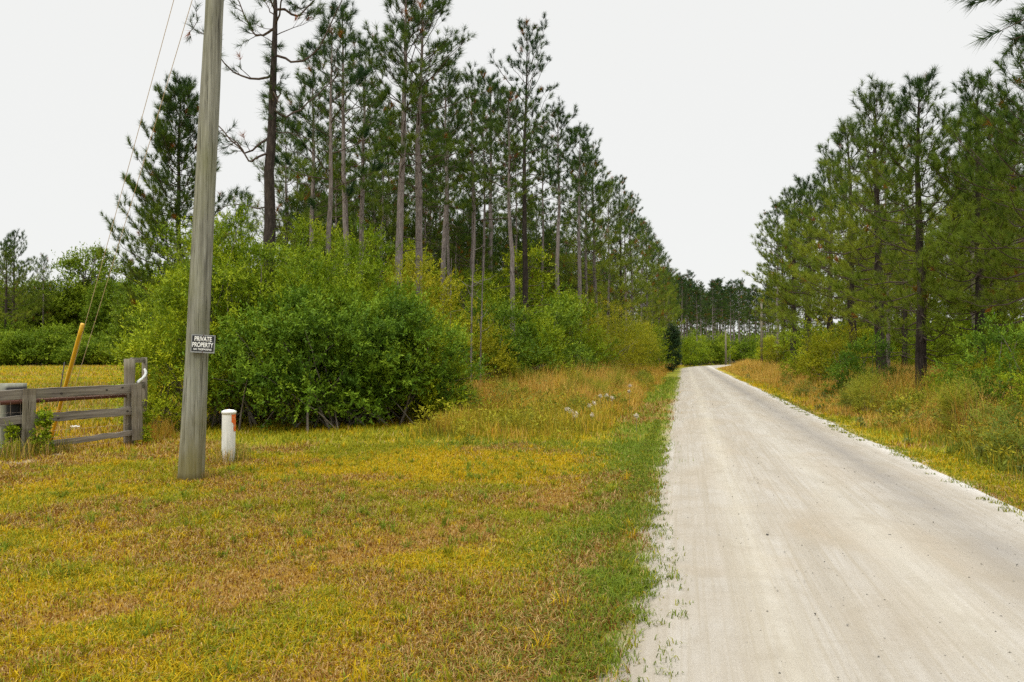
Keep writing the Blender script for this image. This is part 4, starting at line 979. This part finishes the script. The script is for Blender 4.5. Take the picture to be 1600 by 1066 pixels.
link('anchor_rod', mb.mesh('anchor_rod', m_rod, True), None, anchor + [.06, -.05, -.03], label='thin dark anchor rod beside the yellow guard tube', cat='anchor rod')

m_mark, t, b = new_mat('marker_white'); co = objco(t)
st = noise(t, mapping(t, co, (22, 22, 2.2)), 1.2, 5, .65); sp = N(t, 'ShaderNodeSeparateXYZ'); t.links.new(co, sp.inputs[0])
mr = N(t, 'ShaderNodeMapRange'); t.links.new(sp.outputs[2], mr.inputs[0]); mr.inputs[1].default_value = .85; mr.inputs[2].default_value = .0; mr.inputs[3].default_value = .0; mr.inputs[4].default_value = .8
mm = N(t, 'ShaderNodeMath', operation='MULTIPLY'); t.links.new(ramp(t, st, [(.38, 0.0), (.65, 1.0)]), mm.inputs[0]); t.links.new(mr.outputs[0], mm.inputs[1])
c = mixc(t, mm.outputs[0], (.72, .72, .68), (.27, .27, .19)); t.links.new(c, b.inputs['Base Color']); b.inputs['Roughness'].default_value = .6
m_org, t, b = new_mat('marker_orange'); f = noise(t, objco(t), 26, 4, .7)
c = mixc(t, ramp(t, f, [(.5, 0.0), (.68, .8)]), (.66, .12, .008), (.55, .38, .22)); t.links.new(c, b.inputs['Base Color']); b.inputs['Roughness'].default_value = .6
mx_, my_ = at(358, 12.4); mk = thing('marker_post', 'short white round marker post with a faded orange patch beside the utility pole', 'marker post', (mx_, my_, G(mx_, my_)))
mb = MB(); mb.tube([(0, 0, -.05), (0, 0, .4), (0.004, 0, .80)], [.103, .103, .104], 28); link('post', mb.mesh('post', m_mark, True), mk)
mb = MB(); mb.tube([(.004, 0, .775), (.004, 0, .80), (.004, 0, .815), (.004, 0, .835), (.004, 0, .845)], [.113, .1135, .111, .07, .002], 28, cap=True); link('cap', mb.mesh('cap', m_mark, True), mk)
mb = MB(); a_ = np.radians(np.linspace(-48, 8, 12)); hz = np.linspace(.50, .765, 8)
AA, ZZ = np.meshgrid(a_, hz, indexing='ij'); wob = .35 * (ZZ < .62) * (AA < -.42)
V = np.stack([.1062 * np.cos(AA + wob) + .003, .1062 * np.sin(AA + wob), ZZ], -1).reshape(-1, 3)
i = np.arange(11)[:, None] * 8; j = np.arange(7)[None]; mb.add(V, [np.stack([i + j, i + 8 + j, i + 9 + j, i + 1 + j], -1).reshape(-1, 4)])
link('decal', mb.mesh('decal', m_org, True), mk)

# ------------------------------------------------------------------ fence
fl = np.array([*at(22, 13.0)]); fr = np.array([*at(209, 14.75)])
u = (fr - fl) / np.linalg.norm(fr - fl); nrm_ = np.array([u[1], -u[0]])            # towards the camera
LEN = np.linalg.norm(fr - fl)
fence = thing('wooden_fence', 'grey weathered board fence with three rails ending at a tall round post', 'fence', (fl[0], fl[1], 0), math.atan2(u[1], u[0]))
# local x runs along the fence, local -y faces the camera
def rough_box(lo, hi, nseg, axis, amp, rng_):
    mb = MB(); lo = np.array(lo, float); hi = np.array(hi, float); P = []
    oth = [a_ for a_ in range(3) if a_ != axis]
    for i in range(nseg + 1):
        p = lo[axis] + (hi[axis] - lo[axis]) * i / nseg
        j1, j2 = rng_.normal(size=2) * amp; ch = .006
        a0, a1, b0, b1 = lo[oth[0]] + j1 * .4, hi[oth[0]] + j1 * .4, lo[oth[1]] + j2, hi[oth[1]] + j2 + rng_.normal() * amp * .6
        for aa, bb in ((a0 + ch, b0), (a1 - ch, b0), (a1, b0 + ch), (a1, b1 - ch), (a1 - ch, b1), (a0 + ch, b1), (a0, b1 - ch), (a0, b0 + ch)):
            v = [0, 0, 0]; v[axis] = p; v[oth[0]] = aa; v[oth[1]] = bb; P.append(v)
    k = 8; i = np.arange(nseg)[:, None] * k; j = np.arange(k)[None]; j2 = (j + 1) % k
    mb.add(P, [np.stack([i + j, i + j2, i + k + j2, i + k + j], -1).reshape(-1, 4), np.arange(8)[None, ::-1], np.arange(8)[None] + nseg * k])
    return mb
fr_ = np.random.default_rng(3)
def knots(o, pts, y):
    for kx, kz in pts:
        mb = MB(); a_ = np.arange(10) * .628
        V = np.stack([kx + .026 * np.cos(a_) * (1 + .2 * np.sin(3 * a_)), np.full(10, y), kz + .017 * np.sin(a_)], -1)
        mb.add(V, [np.arange(10)[None]]); link('knot', mb.mesh('knot', M_knot), o)
M_knot = plain('knot_wood', (.035, .028, .022), .9)
top = link('rail', rough_box((-.9, -.045, -.085), (LEN + .02, 0, .085), 16, 0, .004, fr_).mesh('rail', M_rail), fence, (0, 0, .995), (0, radians(-.7), 0))
knots(top, ((.75, -.02), (1.55, .0), (1.85, .03)), -.0485)
mid = link('rail', rough_box((-.9, -.045, -.075), (LEN + .02, 0, .075), 16, 0, .005, fr_).mesh('rail', M_rail), fence, (0, 0, .572), (0, radians(-1.0), 0))
knots(mid, ((1.95, .0), (.7, -.03)), -.0495)
link('rail', rough_box((-.9, -.045, -.05), (LEN + .02, 0, .05), 16, 0, .005, fr_).mesh('rail', M_rail), fence, (0, 0, .10), (0, radians(-2.6), 0))
link('face_board', rough_box((-.105, -.026, -.02), (.105, 0, 1.09), 10, 2, .004, fr_).mesh('face_board', M_post), fence, (.20, -.054, 0), (0, radians(1), 0), label='wide near face board covering the rail joints')
link('face_board', rough_box((-.095, -.05, .06), (.095, 0, 1.11), 10, 2, .006, fr_).mesh('face_board', M_post), fence, (LEN + .05, -.054, 0), (0, radians(-2.0), 0))
mb = MB(); z_ = np.linspace(-.1, 1.58, 10); mb.tube(np.stack([0 * z_, 0 * z_, z_], -1), .095 + .004 * np.sin(z_ * 5), 20, cap=True)
link('post', mb.mesh('post', M_post, True), fence, (LEN - .02, .10, 0), label='tall round corner post')
m_log, t, b = new_mat('log_wood'); co = objco(t); g2 = noise(t, mapping(t, co, (20, 20, 1.5)), 1, 5, .65)
cc = ramp(t, g2, [(.3, (.12, .125, .09)), (.7, (.33, .33, .26))])
gm = N(t, 'ShaderNodeTexGradient', gradient_type='RADIAL'); ch = noise(t, co, 2.2, 3)
sp = N(t, 'ShaderNodeSeparateXYZ'); t.links.new(co, sp.inputs[0])
mr = N(t, 'ShaderNodeMapRange'); t.links.new(sp.outputs[0], mr.inputs[0]); mr.inputs[1].default_value = -.20; mr.inputs[2].default_value = -.14
m2 = N(t, 'ShaderNodeMapRange'); t.links.new(sp.outputs[2], m2.inputs[0]); m2.inputs[1].default_value = 1.15; m2.inputs[2].default_value = 1.10
m3 = N(t, 'ShaderNodeMath', operation='MULTIPLY'); t.links.new(mr.outputs[0], m3.inputs[0]); t.links.new(m2.outputs[0], m3.inputs[1])
cc = mixc(t, m3.outputs[0], cc, (.014, .013, .012)); t.links.new(cc, b.inputs['Base Color']); b.inputs['Roughness'].default_value = .9
bump(t, b, g2, .6, .015)
mb = MB(); z_ = np.linspace(-.1, 1.17, 10); mb.tube(np.stack([0 * z_, 0 * z_, z_], -1), .235 + .006 * np.sin(z_ * 4), 28, cap=True)
link('log_post', mb.mesh('log_post', m_log, True), fence, (.10, .31, 0), label='very thick cut log post with blackened side')
link('pipe_rail', (lambda m_: (m_.tube([(-.6, 0, 0), (LEN * .5, 0, .004), (LEN - .12, 0, 0)], .036, 12, cap=True), m_.mesh('pipe_rail', m_rust, True))[1])(MB()), fence, (0, .05, .865), (0, radians(-.9), 0), label='rusty red pipe behind the top rail')
mb = MB()
for xx in np.arange(-.8, LEN, .152): mb.tube([(xx, 0, .02), (xx + .004, 0, .5), (xx, 0, .95)], .0016, 3)
for zz_ in (.05, .13, .23, .36, .52, .70, .92): mb.tube([(-.85, 0, zz_), (LEN * .5, 0, zz_ - .012), (LEN, 0, zz_)], .0016, 3)
link('wire_mesh', mb.mesh('wire_mesh', m_wire), fence, (0, .012, 0))
b2x, b2y = at(226, 16.9)
rel = np.array([b2x, b2y]) - fl; bx, by = rel @ u, rel @ (-nrm_)
mb = MB(); mb.tube([(0, 0, -.1), (0.01, 0, .8), (0, 0, 1.6)], .055, 14, cap=True); link('post', mb.mesh('post', M_post, True), fence, (bx, by, 0), label='thin rear post behind the tall round corner post')
pA = np.array([LEN - .02, .10]); pB = np.array([bx, by]); ln = np.linalg.norm(pB - pA); an = math.atan2(*(pB - pA)[::-1])
for zz_, hh in ((1.545, .05), (1.02, .07), (.60, .07)):
    link('side_rail', rough_box((.10, -.02, -hh), (ln - .055, .02, hh), 8, 0, .003, fr_).mesh('side_rail', M_rail), fence, (pA[0], pA[1], zz_), (0, 0, an))
m_pvc = plain('white_pipe', (.78, .78, .76), .35, 0, .06)
Pp = np.array([(*at(215.5, 14.9), 1.13), (*at(219, 15.2), 1.16), (*at(224, 15.6), 1.195), (*at(227.5, 16), 1.25), (*at(228.5, 16.3), 1.30), (*at(226.5, 16.6), 1.345)])
tt = np.linspace(0, 5, 26); Pp = np.stack([np.interp(tt, np.arange(6), Pp[:, a_]) for a_ in range(3)], -1)
for _ in range(4): Pp[1:-1] = (Pp[:-2] + 2 * Pp[1:-1] + Pp[2:]) / 4
mb = MB(); mb.tube(Pp - Pp[0], .026, 12, cap=True); link('white_pipe', mb.mesh('white_pipe', m_pvc, True), None, Pp[0], label='bent white plastic pipe on the side rail by the tall round post', cat='pipe')

vine = foliage(30, [(0, 0, .45, .16, .10, .5), (.05, 0, .9, .10, .08, .2)], 36, 7, (.07, .045), 7, 'myrtle', (.06, .12), .14, stems=10, stem_r=.006, base_spread=.06, floor=.02)
def lf(lx, ly): p = fl + u * lx - nrm_ * ly; return p[0], p[1]
for lx, ly, sc, rot, lab in ((.36, -.13, .9, 0, 'green vine climbing the near face board of the fence'), (-.1, -.15, .62, 2, 'low dark vine below the big log post'), (LEN + .2, -.02, .75, 1, 'green vine at the foot of the tall round post'), (.5, -.12, .45, 3, 'low vine right of the near face board')):
    x, y = lf(lx, ly); place(vine, 'vine', lab, 'vine', x, y, rot, sc * .72)
# scrap of litter lying in the field
mb = MB(); n = 9; Pq = np.stack([np.linspace(-.2, .2, n), .05 * np.sin(np.arange(n) * 1.3), .06 + .05 * np.abs(np.sin(np.arange(n)))], -1)
Pq *= .6; mb.tube(Pq, .02 * np.sin(np.linspace(.3, 2.8, n)) + .01, 6, cap=True)
x, y = at(118, 18.0); link('scrap', mb.mesh('scrap', m_pvc, True), None, (x, y, G(x, y)), label='small crumpled white scrap lying in the field behind the fence', cat='scrap')

# far utility poles by the bend
for px, Z, top, lab in ((1190, 92, 470, 'grey utility pole beside the far bend, taller of the far two'), (1134, 128, 515, 'distant grey utility pole near the road end')):
    x, y = at(px, Z); mb = MB(); ht = H_of(top, Z); mb.tube([(0, 0, -.1), (0, 0, ht * .5), (0, 0, ht)], [.17, .15, .12], 12, cap=True)
    link('utility_pole', mb.mesh('utility_pole', M_post, True), None, (x, y, G(x, y)), label=lab, cat='utility pole')
